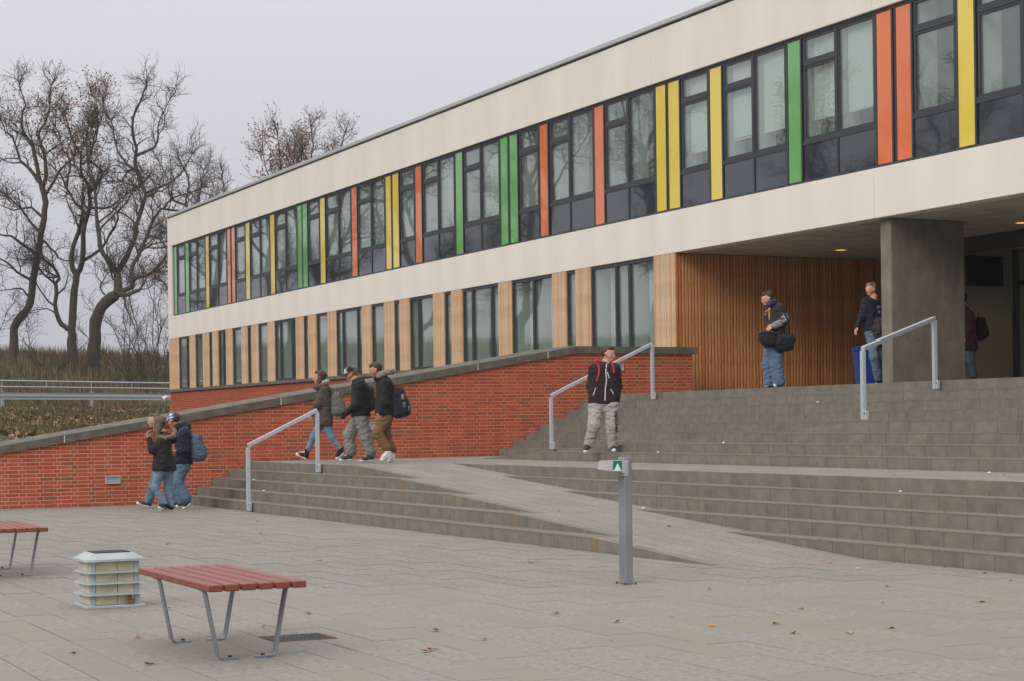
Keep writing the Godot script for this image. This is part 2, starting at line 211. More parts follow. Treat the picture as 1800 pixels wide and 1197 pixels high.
# the smooth union of tapered capsules [a, b, ra, rb], each cut off level at an optional fifth value, meshed as surface nets; crease roughens the surface like folded cloth
func flesh(g: Geo, caps: Array, cell: float, k: float, crease := 0.0, freq := 9.0) -> void:
	var lo := Vector3(1e9, 1e9, 1e9)
	var hi := -lo
	for q in caps:
		var r: float = maxf(q[2], q[3]) + k + crease + cell * 2.0
		var rv := Vector3(r, r, r)
		lo = lo.min(q[0] - rv).min(q[1] - rv)
		hi = hi.max(q[0] + rv).max(q[1] + rv)
	var nx := int((hi.x - lo.x) / cell) + 2
	var ny := int((hi.y - lo.y) / cell) + 2
	var nz := int((hi.z - lo.z) / cell) + 2
	var f := PackedFloat32Array()
	f.resize(nx * ny * nz)
	f.fill(1.0)
	fold.frequency = freq
	for q in caps:
		var a: Vector3 = q[0]
		var b: Vector3 = q[1]
		var ra: float = q[2]
		var rb: float = q[3]
		var cut: float = q[4] if q.size() > 4 else -1e9
		var m: float = maxf(ra, rb) + k + crease + cell * 2.0
		var mv := Vector3(m, m, m)
		var i0 := Vector3i(((a.min(b) - mv - lo) / cell).floor()).clamp(Vector3i.ZERO, Vector3i(nx - 1, ny - 1, nz - 1))
		var i1 := Vector3i(((a.max(b) + mv - lo) / cell).ceil()).clamp(Vector3i.ZERO, Vector3i(nx - 1, ny - 1, nz - 1))
		var ba := b - a
		var bb := maxf(ba.length_squared(), 1e-9)
		for z in range(i0.z, i1.z + 1):
			for y in range(i0.y, i1.y + 1):
				var row := (z * ny + y) * nx
				for x in range(i0.x, i1.x + 1):
					var p := lo + Vector3(x, y, z) * cell
					var pa := p - a
					var h := clampf(pa.dot(ba) / bb, 0.0, 1.0)
					var d := (pa - ba * h).length() - (ra + (rb - ra) * h)
					if d > m:
						continue
					if p.y < cut + 0.1:
						d = maxf(d, cut - p.y)
					if crease > 0.0:
						d += crease * fold.get_noise_3d(p.x, p.y * 1.7, p.z)
					var o := f[row + x]
					var t := clampf(0.5 + 0.5 * (o - d) / k, 0.0, 1.0)
					f[row + x] = o + (d - o) * t - k * t * (1.0 - t)
	var at := PackedInt32Array()
	at.resize(nx * ny * nz)
	at.fill(-1)
	var sx := 1
	var sy := nx
	var sz := nx * ny
	var offs := [0, sx, sy, sx + sy, sz, sx + sz, sy + sz, sx + sy + sz]
	var edges := [[0, 1], [2, 3], [4, 5], [6, 7], [0, 2], [1, 3], [4, 6], [5, 7], [0, 4], [1, 5], [2, 6], [3, 7]]
	var base := g.v.size()
	for z in nz - 1:
		for y in ny - 1:
			var row := (z * ny + y) * nx
			for x in nx - 1:
				var i := row + x
				if f[i] > cell * 3.0:
					continue
				var mask := 0
				for e in 8:
					if f[i + offs[e]] < 0.0:
						mask |= 1 << e
				if mask == 0 or mask == 255:
					continue
				var s := Vector3.ZERO
				var cnt := 0
				for e in edges:
					var u: int = e[0]
					var w: int = e[1]
					if ((mask >> u) & 1) != ((mask >> w) & 1):
						var fu := f[i + offs[u]]
						var t := fu / (fu - f[i + offs[w]])
						var pu := Vector3(u & 1, (u >> 1) & 1, u >> 2)
						var pw := Vector3(w & 1, (w >> 1) & 1, w >> 2)
						s += pu.lerp(pw, t)
						cnt += 1
				var gr := Vector3(f[i + 1] - f[i] + f[i + sx + sy + sz] - f[i + sy + sz], f[i + sy] - f[i] + f[i + sx + sy + sz] - f[i + sx + sz], f[i + sz] - f[i] + f[i + sx + sy + sz] - f[i + sx + sy])
				at[i] = g.v.size()
				g.v.append(lo + (Vector3(x, y, z) + s / cnt) * cell)
				g.n.append(gr.normalized())
				g.c.append(g.col)
	if g.v.size() == base:
		return
	for z in range(1, nz - 1):
		for y in range(1, ny - 1):
			var row := (z * ny + y) * nx
			for x in range(1, nx - 1):
				var i := row + x
				if at[i] < 0:
					continue
				var ins := f[i] < 0.0
				if (f[i + sx] < 0.0) != ins:
					face(g, at[i], at[i - sy], at[i - sy - sz], at[i - sz])
				if (f[i + sy] < 0.0) != ins:
					face(g, at[i], at[i - sz], at[i - sx - sz], at[i - sx])
				if (f[i + sz] < 0.0) != ins:
					face(g, at[i], at[i - sx], at[i - sx - sy], at[i - sy])

func face(g: Geo, a: int, b: int, d: int, e: int) -> void:
	if a < 0 or b < 0 or d < 0 or e < 0:
		return
	if (g.v[b] - g.v[a]).cross(g.v[d] - g.v[a]).dot(g.n[a] + g.n[d]) > 0.0:
		g.ix.append_array(PackedInt32Array([a, d, b, a, e, d]))
	else:
		g.ix.append_array(PackedInt32Array([a, b, d, a, d, e]))

func pts(a: Array) -> PackedVector3Array:
	return PackedVector3Array(a)

func rads(cnt: int, a: float, b: float) -> PackedFloat32Array:
	var r := PackedFloat32Array()
	for i in cnt:
		r.append(lerpf(a, b, float(i) / maxf(cnt - 1, 1)))
	return r

# ------------------------------------------------------------------ naming
func numbered(called: String) -> String:
	var k: int = taken.get(called, 0)
	taken[called] = k + 1
	return called if k == 0 else "%s_%03d" % [called, k]

func thing(called: String, label: String, category: String, at := Vector3.ZERO, turn := 0.0, group := "") -> Node3D:
	var o := Node3D.new()
	o.name = numbered(called)
	add_child(o)
	o.position = at
	o.rotation.y = turn
	note(o, label, category, group)
	return o

func note(o: Node, label: String, category := "", group := "", kind := "") -> Node:
	if label != "":
		o.set_meta("label", label)
	if category != "":
		o.set_meta("category", category)
	if group != "":
		o.set_meta("group", group)
	if kind != "":
		o.set_meta("kind", kind)
	return o

func part(called: String, g: Geo, mat: Material, parent: Node3D) -> MeshInstance3D:
	return piece(called, g.mesh(mat), parent)

func piece(called: String, m: Mesh, parent: Node3D, at := Vector3.ZERO) -> MeshInstance3D:
	var o := MeshInstance3D.new()
	o.mesh = m
	o.name = numbered(called) if parent == self else called
	parent.add_child(o, true)
	o.position = at
	return o

# ------------------------------------------------------------------ materials
func grain(key: String, freq: float, oct: int, lo: float, hi: float, kind := FastNoiseLite.TYPE_SIMPLEX_SMOOTH, sz := 256, power := 1.0) -> ImageTexture:
	if texs.has(key):
		return texs[key]
	var fn := FastNoiseLite.new()
	fn.seed = key.hash() % 10000
	fn.noise_type = kind
	fn.frequency = freq
	fn.fractal_octaves = oct
	fn.fractal_type = FastNoiseLite.FRACTAL_FBM if oct > 1 else FastNoiseLite.FRACTAL_NONE
	var im := fn.get_seamless_image(sz, sz)
	im.convert(Image.FORMAT_L8)
	var d := im.get_data()
	for i in d.size():
		d[i] = int(255.0 * lerpf(lo, hi, pow(d[i] / 255.0, power)))
	var tx := ImageTexture.create_from_image(Image.create_from_data(sz, sz, false, Image.FORMAT_L8, d))
	texs[key] = tx
	return tx

# lin is the linear base colour; tx a grain texture laid on by world axes at scale sc
func paint(key: String, lin: Color, rough := 0.8, tx: Texture2D = null, sc := Vector3(1, 1, 1), bump: Texture2D = null, bump_cm := 0.0) -> StandardMaterial3D:
	if mats.has(key):
		return mats[key]
	var m := StandardMaterial3D.new()
	m.resource_name = key
	m.albedo_color = lin.linear_to_srgb()
	m.roughness = rough
	m.vertex_color_use_as_albedo = true
	if tx:
		m.albedo_texture = tx
		m.uv1_triplanar = true
		m.uv1_world_triplanar = true
		m.uv1_scale = sc
	if bump:
		m.heightmap_enabled = true
		m.heightmap_texture = bump
		m.heightmap_scale = bump_cm
	mats[key] = m
	return m

# ------------------------------------------------------------------ scene
func _ready() -> void:
	rng.seed = 7
	fold.seed = 3
	fold.fractal_octaves = 2
	var cam := Camera3D.new()
	cam.name = "camera"
	cam.projection = Camera3D.PROJECTION_FRUSTUM
	cam.near = 0.5
	cam.far = 900.0
	cam.keep_aspect = Camera3D.KEEP_HEIGHT
	cam.size = 1197.0 / 3250.0 * cam.near
	cam.frustum_offset = Vector2(0.0, 146.3 / 3250.0 * cam.near)
	add_child(cam)
	cam.transform = Transform3D(Basis(Vector3.UP, TURN) * Basis(Vector3.BACK, -0.01335), Vector3(0, 1.35, 0))
	cam.current = true

	var sky_mat := ProceduralSkyMaterial.new()
	sky_mat.sky_horizon_color = Color(0.590, 0.590, 0.615)
	sky_mat.sky_top_color = Color(0.97, 0.97, 0.985)
	sky_mat.sky_curve = 0.5
	sky_mat.sky_energy_multiplier = 1.25
	sky_mat.ground_bottom_color = Color(0.42, 0.40, 0.37)
	sky_mat.ground_horizon_color = Color(0.52, 0.50, 0.48)
	sky_mat.sun_angle_max = 0.5
	var env := Environment.new()
	env.background_mode = Environment.BG_SKY
	env.sky = Sky.new()
	env.sky.sky_material = sky_mat
	env.tonemap_mode = Environment.TONE_MAPPER_LINEAR
	env.tonemap_exposure = 0.93
	env.sdfgi_enabled = true
	env.ssao_enabled = true
	env.ssil_enabled = true
	env.fog_enabled = true
	env.fog_density = 0.00035
	env.fog_light_color = Color(0.86, 0.87, 0.90)
	var world := WorldEnvironment.new()
	world.name = "daylight"
	world.environment = env
	add_child(world)
	var sun := DirectionalLight3D.new()
	sun.name = "sun"
	sun.light_energy = 0.5
	sun.light_angular_distance = 30.0
	sun.light_color = Color(1.0, 0.985, 0.96)
	sun.shadow_enabled = true
	sun.sky_mode = DirectionalLight3D.SKY_MODE_LIGHT_ONLY
	add_child(sun)
	sun.look_at_from_position(Vector3(-38, 28, 16), Vector3.ZERO)

	make_materials()
	make_plaza()
	make_stairs()
	make_terrain()
	make_building()
	make_entrance()
	make_retaining_wall()
	make_trees()
	make_guard_rail()
	make_handrails()
	make_furniture()
	make_people()
	make_leaves()

func make_materials() -> void:
	var fine := grain("fine", 0.05, 4, 0.80, 1.0)
	var soft := grain("soft", 0.012, 4, 0.82, 1.0)
	var speck := grain("speck", 0.22, 2, 0.82, 1.0)
	var streak := grain("streak", 0.03, 4, 0.62, 1.0)
	var bumps := grain("bumps", 0.12, 3, 0.0, 1.0)
	for i in 6:
		var tone: Color = [Color(0.235, 0.212, 0.180), Color(0.262, 0.236, 0.205), Color(0.215, 0.200, 0.178), Color(0.250, 0.228, 0.202), Color(0.238, 0.206, 0.170), Color(0.245, 0.232, 0.216)][i]
		paint("paver%d" % i, tone.lerp(Color(0.238, 0.217, 0.187), 0.45) * Color(1.27, 1.25, 1.19), 0.78, speck if i % 2 == 0 else fine, Vector3(1.3, 1.3, 1.3), bumps, 0.06)
	paint("paver", Color(1.2, 1.19, 1.14), 0.78, fine, Vector3(1.1, 1.1, 1.1), bumps, 0.06)
	paint("joint", Color(0.095, 0.085, 0.07), 0.95, fine, Vector3(3, 3, 3))
	for i in 5:
		var tone: Color = [Color(0.118, 0.106, 0.088), Color(0.130, 0.118, 0.098), Color(0.106, 0.097, 0.082), Color(0.124, 0.112, 0.090), Color(0.112, 0.104, 0.086)][i]
		paint("riser%d" % i, tone.lerp(Color(0.118, 0.107, 0.089), 0.4) * Color(1.82, 1.76, 1.72), 0.85, grain("stain", 0.02, 4, 0.84, 1.0), Vector3(0.8, 0.8, 0.8), bumps, 0.05)
	paint("marker", Color(0.26, 0.19, 0.105), 0.85, speck, Vector3(2, 2, 2))
	paint("tread", Color(0.225, 0.198, 0.160), 0.8, fine, Vector3(1.5, 1.5, 1.5))
	for i in 6:
		var tone: Color = [Color(0.40, 0.095, 0.042), Color(0.44, 0.112, 0.050), Color(0.36, 0.080, 0.038), Color(0.40, 0.105, 0.048), Color(0.33, 0.080, 0.042), Color(0.24, 0.105, 0.062)][i]
		paint("brick%d" % i, tone * Color(1.34, 1.12, 0.98), 0.9, speck, Vector3(3, 3, 3), bumps, 0.08)
	paint("brick", Color(1.34, 1.12, 0.98), 0.9, speck, Vector3(3, 3, 3))
	paint("mortar", Color(0.74, 0.45, 0.30), 0.95, speck, Vector3(4, 4, 4))
	paint("coping", Color(0.175, 0.160, 0.120), 0.8, grain("weather", 0.02, 4, 0.72, 1.0), Vector3(0.8, 0.8, 0.8), bumps, 0.05)
	paint("coping_top", Color(0.175, 0.160, 0.120), 0.8, grain("weather", 0.02, 4, 0.72, 1.0), Vector3(0.6, 0.6, 0.6))
	paint("render_white", Color(0.79, 0.725, 0.645), 0.85, grain("plaster", 0.008, 5, 0.955, 1.0), Vector3(0.35, 0.09, 0.35))
	paint("roof_metal", Color(0.50, 0.52, 0.51), 0.45)
	mats["roof_metal"].metallic = 0.4
	paint("frame", Color(0.035, 0.038, 0.044), 0.42)
	paint("spandrel", Color(0.020, 0.027, 0.036), 0.06)
	paint("green", Color(0.115, 0.385, 0.085), 0.12)
	paint("yellow", Color(0.76, 0.56, 0.055), 0.12)
	paint("orange", Color(0.70, 0.155, 0.026), 0.12)
	for k in ["spandrel", "green", "yellow", "orange"]:
		mats[k].clearcoat_enabled = true
		mats[k].clearcoat = 1.0
		mats[k].clearcoat_roughness = 0.02
	paint("inner_white", Color(0.66, 0.78, 0.69), 0.9)
	paint("inner_wall", Color(0.50, 0.60, 0.53), 0.9)
	paint("inner_floor", Color(0.14, 0.13, 0.11), 0.7)
	paint("blind", Color(0.60, 0.75, 0.67), 0.95, fine, Vector3(2, 2, 2))
	for i in 4:
		var tone: Color = [Color(0.95, 0.60, 0.33), Color(1.0, 0.67, 0.40), Color(0.90, 0.53, 0.27), Color(0.97, 0.69, 0.44)][i]
		paint("larch%d" % i, tone, 0.75, streak, Vector3(9, 0.35, 9))
	for i in 4:
		var tone: Color = [Color(0.95, 0.40, 0.125), Color(1.0, 0.46, 0.165), Color(0.82, 0.32, 0.09), Color(0.97, 0.44, 0.17)][i]
		paint("cedar%d" % i, tone, 0.72, streak, Vector3(9, 0.35, 9))
	paint("backing", Color(0.50, 0.235, 0.075), 0.95)
	paint("soffit", Color(0.62, 0.56, 0.48), 0.9, soft, Vector3(0.5, 0.5, 0.5))
	paint("concrete", Color(0.235, 0.208, 0.158), 0.82, grain("pour", 0.014, 5, 0.82, 1.0), Vector3(0.9, 0.45, 0.9), bumps, 0.04)
	paint("hall_wall", Color(0.30, 0.315, 0.25), 0.85)
	paint("screen", Color(0.006, 0.006, 0.007), 0.25)
	paint("galvanised", Color(0.56, 0.62, 0.645), 0.45, grain("zinc", 0.06, 3, 0.86, 1.0, FastNoiseLite.TYPE_CELLULAR), Vector3(2, 2, 2))
	mats["galvanised"].metallic = 0.25
	paint("leg_metal", Color(0.30, 0.33, 0.345), 0.45, texs["zinc"], Vector3(3, 3, 3))
	mats["leg_metal"].metallic = 0.5
	paint("post_grey", Color(0.26, 0.265, 0.28), 0.45, soft, Vector3(0.5, 0.5, 0.5))
	paint("head_grey", Color(0.46, 0.46, 0.455), 0.4)
	paint("sign_green", Color(0.0, 0.17, 0.085), 0.4)
	paint("white_paint", Color(0.78, 0.78, 0.76), 0.5)
	paint("bench_red", Color(0.36, 0.082, 0.046), 0.42, streak, Vector3(10, 10, 0.8))
	paint("lid_paint", Color(0.46, 0.52, 0.53), 0.45, soft, Vector3(0.7, 0.7, 0.7))
	paint("cream_panel", Color(0.62, 0.56, 0.40), 0.8, soft, Vector3(1.5, 1.5, 1.5))
	paint("black", Color(0.010, 0.010, 0.012), 0.7)
	paint("iron", Color(0.045, 0.043, 0.042), 0.6, speck, Vector3(5, 5, 5))
	paint("rust", Color(0.19, 0.075, 0.03), 0.9, speck, Vector3(5, 5, 5))
	paint("bark", Color(0.155, 0.125, 0.092), 0.95, grain("barkgrain", 0.06, 4, 0.45, 1.0), Vector3(1.2, 0.4, 1.2), bumps, 1.0)
	paint("dead_leaf", Color(1, 1, 1), 0.8)
	paint("hill_earth", Color(0.20, 0.165, 0.075), 0.95, grain("turf", 0.03, 5, 0.45, 1.0), Vector3(0.22, 0.22, 0.22))
	paint("grass", Color(1, 1, 1), 0.85)
	paint("bin_blue", Color(0.012, 0.05, 0.25), 0.4)
	var glass := StandardMaterial3D.new()
	glass.resource_name = "glass"
	glass.transparency = BaseMaterial3D.TRANSPARENCY_ALPHA
	glass.albedo_color = Color(0.55, 0.66, 0.62, 0.05)
	glass.roughness = 0.0
	glass.metallic_specular = 0.5
	mats["glass"] = glass

# ------------------------------------------------------------------ paving
func paver_rows(x0: float, x1: float, z0: float, z1: float, each: Callable, seed_at := 11) -> void:
	var r := RandomNumberGenerator.new()
	r.seed = seed_at
	var x := x0
	var w := 0.277
	while x < x1 - 0.02:
		var xe := minf(x + w, x1)
		var z := z1 + r.randf() * 0.0
		var first := r.randf_range(0.15, 0.7)
		while z > z0 + 0.01:
			var l: float = [0.46, 0.60, 0.74][r.randi() % 3]
			if first > 0.0:
				l = first
				first = 0.0
			var ze := maxf(z - l, z0)
			each.call(x, xe, ze, z, r)
			z = ze
		x = xe

func make_plaza() -> void:
	var g := Geo.new()
	g.quad(Vector3(-300, -0.03, -29.9), Vector3(9.3, -0.03, -29.9), Vector3(9.3, -0.03, 300), Vector3(-300, -0.03, 300), Vector3.UP)
	g.quad(Vector3(-300, -0.03, -32.6), Vector3(9.3, -0.03, -32.6), Vector3(9.3, -0.03, -29.9), Vector3(-300, -0.03, -29.9), Vector3.UP)
	g.quad(Vector3(9.3, -0.03, -15.0), Vector3(11.0, -0.03, -15.0), Vector3(11.0, -0.03, 300), Vector3(9.3, -0.03, 300), Vector3.UP)
	g.quad(Vector3(11.0, -0.03, -6.0), Vector3(300, -0.03, -6.0), Vector3(300, -0.03, 300), Vector3(11.0, -0.03, 300), Vector3.UP)
	var plaza := part("plaza", g, mats["joint"], self)
	note(plaza, "grey concrete paving of the forecourt", "", "", "structure")
	# slabs where the eye can tell them apart; far-off ground keeps only the bed and a plain top
	var list := []
	var fwd := Vector3(sin(-TURN), 0, -cos(-TURN))
	paver_rows(-9.0, 9.245, WALL_Z, 6.0, func(xa, xb, za, zb, r):
		list.append([(Vector3((xa + xb) * 0.5, 0, (za + zb) * 0.5)).dot(fwd), xa, xb, za, zb, r.randi() % 6, r.randf_range(-0.0015, 0.002)]))
	paver_rows(9.245, 10.92, -14.6, 2.0, func(xa, xb, za, zb, r):
		list.append([(Vector3((xa + xb) * 0.5, 0, (za + zb) * 0.5)).dot(fwd), xa, xb, za, zb, r.randi() % 6, r.randf_range(-0.0015, 0.002)]), 12)
	list.sort_custom(func(a, b): return a[0] < b[0])
	var rest := Geo.new()
	var shared := {}
	var near := 0
	for s in list:
		var mid := Vector3((s[1] + s[2]) * 0.5, 0, (s[3] + s[4]) * 0.5)
		var side := mid.x * cos(TURN) + mid.z * -sin(TURN)
		var seen: bool = s[0] > 9.0 and absf(side) < s[0] * 0.29 + 0.2
		var l: float = s[4] - s[3]
		var w: float = s[2] - s[1]
		if seen and near < 300:
			near += 1
			var key := "%d %.2f %.2f" % [s[5], l, w]
			if not shared.has(key):
				var b := Geo.new()
				b.box(Vector3(0, -0.02, 0), Vector3(w - 0.007, 0.04, l - 0.007), 0.003)
				shared[key] = b.mesh(mats["paver%d" % s[5]])
			piece("slab", shared[key], plaza, mid + Vector3(0, s[6], 0))
		else:
			var t: Color = [Color(0.235, 0.212, 0.180), Color(0.262, 0.236, 0.205), Color(0.215, 0.200, 0.178), Color(0.250, 0.228, 0.202), Color(0.238, 0.206, 0.170), Color(0.245, 0.232, 0.216)][s[5]]
			rest.col = t.lerp(Color(0.238, 0.217, 0.187), 0.45)
			rest.box(mid + Vector3(0, -0.015 + s[6], 0), Vector3(w - 0.007, 0.03, l - 0.007))
	note(part("paving_slabs", rest, mats["paver"], plaza), "further paving slabs", "", "", "stuff")
	var far := Geo.new()
	far.col = Color(0.24, 0.22, 0.188)
	far.quad(Vector3(-300, -0.008, -32.6), Vector3(-9, -0.008, -32.6), Vector3(-9, -0.008, 300), Vector3(-300, -0.008, 300), Vector3.UP)
	far.quad(Vector3(-9, -0.008, 6), Vector3(300, -0.008, 6), Vector3(300, -0.008, 300), Vector3(-9, -0.008, 300), Vector3.UP)
	far.quad(Vector3(10.92, -0.008, END_Z), Vector3(300, -0.008, END_Z), Vector3(300, -0.008, 6), Vector3(10.92, -0.008, 6), Vector3.UP)
	part("far_paving", far, mats["paver"], plaza)

# ------------------------------------------------------------------ stairs and ramps
func xa(k: float) -> float: return 9.25 + 0.295 * (k - 1.0)
func xb(k: float) -> float: return 10.92 + 0.285 * (k - 1.0)
func xc(k: float) -> float: return 14.1 + 0.3 * (k - 6.0)
func xd(k: float) -> float: return 15.6 + 0.3 * (k - 6.0)
func z1(k: float) -> float: return -14.6 - 2.45 * k
func z2(k: float) -> float: return -30.1 + 2.55 * (k - 5.0)

# one riser: stones of about 0.42 m from za to zb, their tops (and feet) cut where a ramp runs into them; lo and hi give foot and top height at z
func riser(parent: Node3D, x: float, za: float, zb: float, lo: Callable, hi: Callable, shared: Dictionary, r: RandomNumberGenerator) -> void:
	var z := za
	var first := true
	while z < zb - 0.005:
		var l := 0.42
		if first:
			l = r.randf_range(0.15, 0.42)
			first = false
		var ze := minf(z + l, zb)
		if zb - ze < 0.12:
			ze = zb
		var tone := r.randi() % 5
		var w := ze - z
		var l0: float = lo.call(z)
		var l1: float = lo.call(ze)
		var h0: float = hi.call(z)
		var h1: float = hi.call(ze)
		var key := "%d %.3f %.3f %.3f %.3f" % [tone, w, h0 - l0, h1 - l0, l1 - l0]
		if not shared.has(key):
			var g := Geo.new()
			var a := z
			wedge(g, 0.0, 0.12, 0.003, w - 0.003, 0.0, l1 - l0, h0 - l0, h1 - l0)
			shared[key] = g.mesh(mats["riser%d" % tone])
		piece("riser_stone", shared[key], parent, Vector3(x, l0, z))
		z = ze

# a block from x0 to x1 and z0 to z1, foot f0..f1 and top t0..t1 along z
func wedge(g: Geo, x0: float, x1: float, za: float, zb: float, f0: float, f1: float, t0: float, t1: float) -> void:
	var a := Vector3(x0, f0, za)
	var b := Vector3(x0, f1, zb)
	var c := Vector3(x0, t1, zb)
	var d := Vector3(x0, t0, za)
	var e := Vector3(x1 - x0, 0, 0)
	g.quad(a, b, c, d, Vector3.LEFT)
	g.quad(a + e, b + e, c + e, d + e, Vector3.RIGHT)
	g.quad(d, c, c + e, d + e, Vector3(0, zb - za, t0 - t1).normalized())
	g.quad(a, b, b + e, a + e, Vector3.DOWN)
	g.quad(a, d, d + e, a + e, Vector3.FORWARD)
	g.quad(b, c, c + e, b + e, Vector3.BACK)

func tread(parent: Node3D, x0: float, x1: float, za: float, zb: float, y: float, r: RandomNumberGenerator) -> void:
	var g := Geo.new()
	var z := za
	while z < zb - 0.01:
		var ze := minf(z + 0.84, zb)
		var t := r.randf_range(0.86, 1.1)
		g.col = Color(t, t * r.randf_range(0.98, 1.02), t)
		g.slab(Vector3(x0 - 0.002, y - 0.012, z + 0.002), Vector3(x1 + 0.01, y + 0.002, ze - 0.002))
		z = ze
	part("tread", g, mats["tread"], parent)

func ramp_piece(g: Geo, x0: float, x1: float, za: float, zb: float, ya: float, yb: float, seed_at: int) -> void:
	var slope := (yb - ya) / (zb - za)
	paver_rows(x0, x1, za, zb, func(p, q, u, w, r):
		var t: float = r.randf_range(0.92, 1.1)
		g.col = Color(0.245 * t, 0.222 * t, 0.19 * t)
		wedge(g, p + 0.003, q - 0.003, u + 0.003, w - 0.003, ya + (u - za) * slope - 0.12, ya + (w - za) * slope - 0.12, ya + (u - za) * slope, ya + (w - za) * slope), seed_at)

func make_stairs() -> void:
	var r := RandomNumberGenerator.new()
	r.seed = 21
	var sh := {}
	# lower flight beside the brick wall
	var fa := thing("stair_flight", "low flight of five grey stone steps along the brick wall, cut off by the ramp", "stairs")
	for k in range(1, 6):
		riser(fa, xa(k), WALL_Z + 0.005, z1(k), func(_z): return RISE * (k - 1), func(_z): return RISE * k, sh, r)
		riser(fa, xa(k), z1(k) + 0.13, z1(k - 1), func(_z): return RISE * (k - 1), func(z): return RISE * (k - 1) + RISE * (z1(k - 1) - z) / 2.45 + 0.0005, sh, r)
		var mk := Geo.new()
		mk.slab(Vector3(xa(k) - 0.002, RISE * (k - 1), z1(k) + 0.003), Vector3(xa(k) + 0.1, RISE * k - 0.008, z1(k) + 0.127))
		note(part("marker_stone", mk, mats["marker"], fa), "narrow tan marker stone set in the riser")
		if k < 5:
			tread(fa, xa(k), xa(k + 1), WALL_Z + 0.005, z1(k), RISE * k, r)
	# lower flight right of the ramp
	var fb := thing("stair_flight", "low flight of five wide grey steps rising straight from the forecourt beside the ramp foot", "stairs")
	for k in range(1, 6):
		riser(fb, xb(k), z1(k), z1(k - 1), func(z): return RISE * (k - 1) + RISE * (z1(k - 1) - z) / 2.45, func(_z): return RISE * k, sh, r)
		riser(fb, xb(k), z1(k - 1), END_Z, func(_z): return RISE * (k - 1), func(_z): return RISE * k, sh, r)
		if k < 5:
			tread(fb, xb(k), xb(k + 1), z1(k), END_Z, RISE * k, r)
	# ramp between them
	var g := Geo.new()
	for k in range(1, 6):
		ramp_piece(g, xa(k), xb(k), z1(k), z1(k - 1), RISE * k, RISE * (k - 1), 30 + k)
	note(part("ramp", g, mats["paver"], self), "paved ramp climbing between the lower flights", "", "", "structure")
	# middle landing
	g = Geo.new()
	var y5 := RISE * 5
	var lay := func(p, q, u, w, rr):
		var t: float = rr.randf_range(0.94, 1.1)
		g.col = Color(0.245 * t, 0.224 * t, 0.194 * t)
		g.slab(Vector3(p + 0.003, y5 - 0.1, u + 0.003), Vector3(q - 0.003, y5 + rr.randf_range(-0.001, 0.001), w - 0.003))
	paver_rows(xa(5) - 0.002, 15.6, WALL_Z + 0.005, z2(5), lay, 41)
	paver_rows(xa(5) - 0.002, 14.1, z2(5), z1(5), lay, 42)
	paver_rows(xb(5) - 0.002, 14.1, z1(5), END_Z, lay, 43)
	note(part("landing", g, mats["paver"], self), "paved landing halfway up the steps", "", "", "structure")
	# upper flights, either side of the second ramp
	var fc := thing("stair_flight", "broad upper flight of grey stone steps below the second ramp", "stairs")
	for k in range(6, 14):
		riser(fc, xc(k), z2(k - 1), z2(k), func(_z): return RISE * (k - 1), func(z): return RISE * (k - 1) + RISE * (z - z2(k - 1)) / 2.55, sh, r)
		if z2(k) < END_Z:
			riser(fc, xc(k), z2(k), END_Z, func(_z): return RISE * (k - 1), func(_z): return RISE * k, sh, r)
			if k < 13:
				tread(fc, xc(k), xc(k + 1), z2(k), END_Z, RISE * k, r)
	var fd := thing("stair_flight", "upper flight of dark stone steps from the brick wall to the entrance landing", "stairs")
	for k in range(6, 14):
		riser(fd, xd(k), WALL_Z + 0.005, z2(k - 1), func(_z): return RISE * (k - 1), func(_z): return RISE * k, sh, r)
		riser(fd, xd(k), z2(k - 1), minf(z2(k), END_Z), func(z): return RISE * (k - 1) + RISE * (z - z2(k - 1)) / 2.55, func(_z): return RISE * k, sh, r)
		if k < 13:
			tread(fd, xd(k), xd(k + 1), WALL_Z + 0.005, z2(k), RISE * k, r)
	g = Geo.new()
	for k in range(5, 13):
		ramp_piece(g, xc(k + 1), xd(k + 1), z2(k), z2(k + 1), RISE * k, RISE * (k + 1), 50 + k)
	note(part("ramp", g, mats["paver"], self), "second paved ramp climbing along the upper steps", "", "", "structure")
	g = Geo.new()
	var yt := RISE * 13
	paver_rows(xd(13) - 0.002, 27.4, -33.36, END_Z, func(p, q, u, w, rr):
		var t: float = rr.randf_range(0.94, 1.1)
		g.col = Color(0.2 * t, 0.186 * t, 0.165 * t)
		g.slab(Vector3(p + 0.003, yt - 0.08, u + 0.003), Vector3(q - 0.003, yt, w - 0.003)), 61)
	g.col = Color(0.2, 0.186, 0.165)
	g.slab(Vector3(xd(13) + 0.13, 0.0, -33.36), Vector3(33, yt - 0.09, END_Z))
	g.slab(Vector3(xa(1) + 0.13, -0.02, WALL_Z + 0.01), Vector3(11.5, 0.13, z1(2)))
	note(part("entrance_landing", g, mats["paver"], self), "paved landing in front of the entrance", "", "", "structure")

# ------------------------------------------------------------------ terrain
const RAIL_A := Vector3(14.5, 0, -77.5)
const RAIL_E := Vector3(0.868, 0, -0.496)
const RAIL_N := Vector3(0.496, 0, 0.868)

func cope_y(x: float) -> float:
	return 1.084 + 0.159 * (minf(x, 17.35) - 6.072)

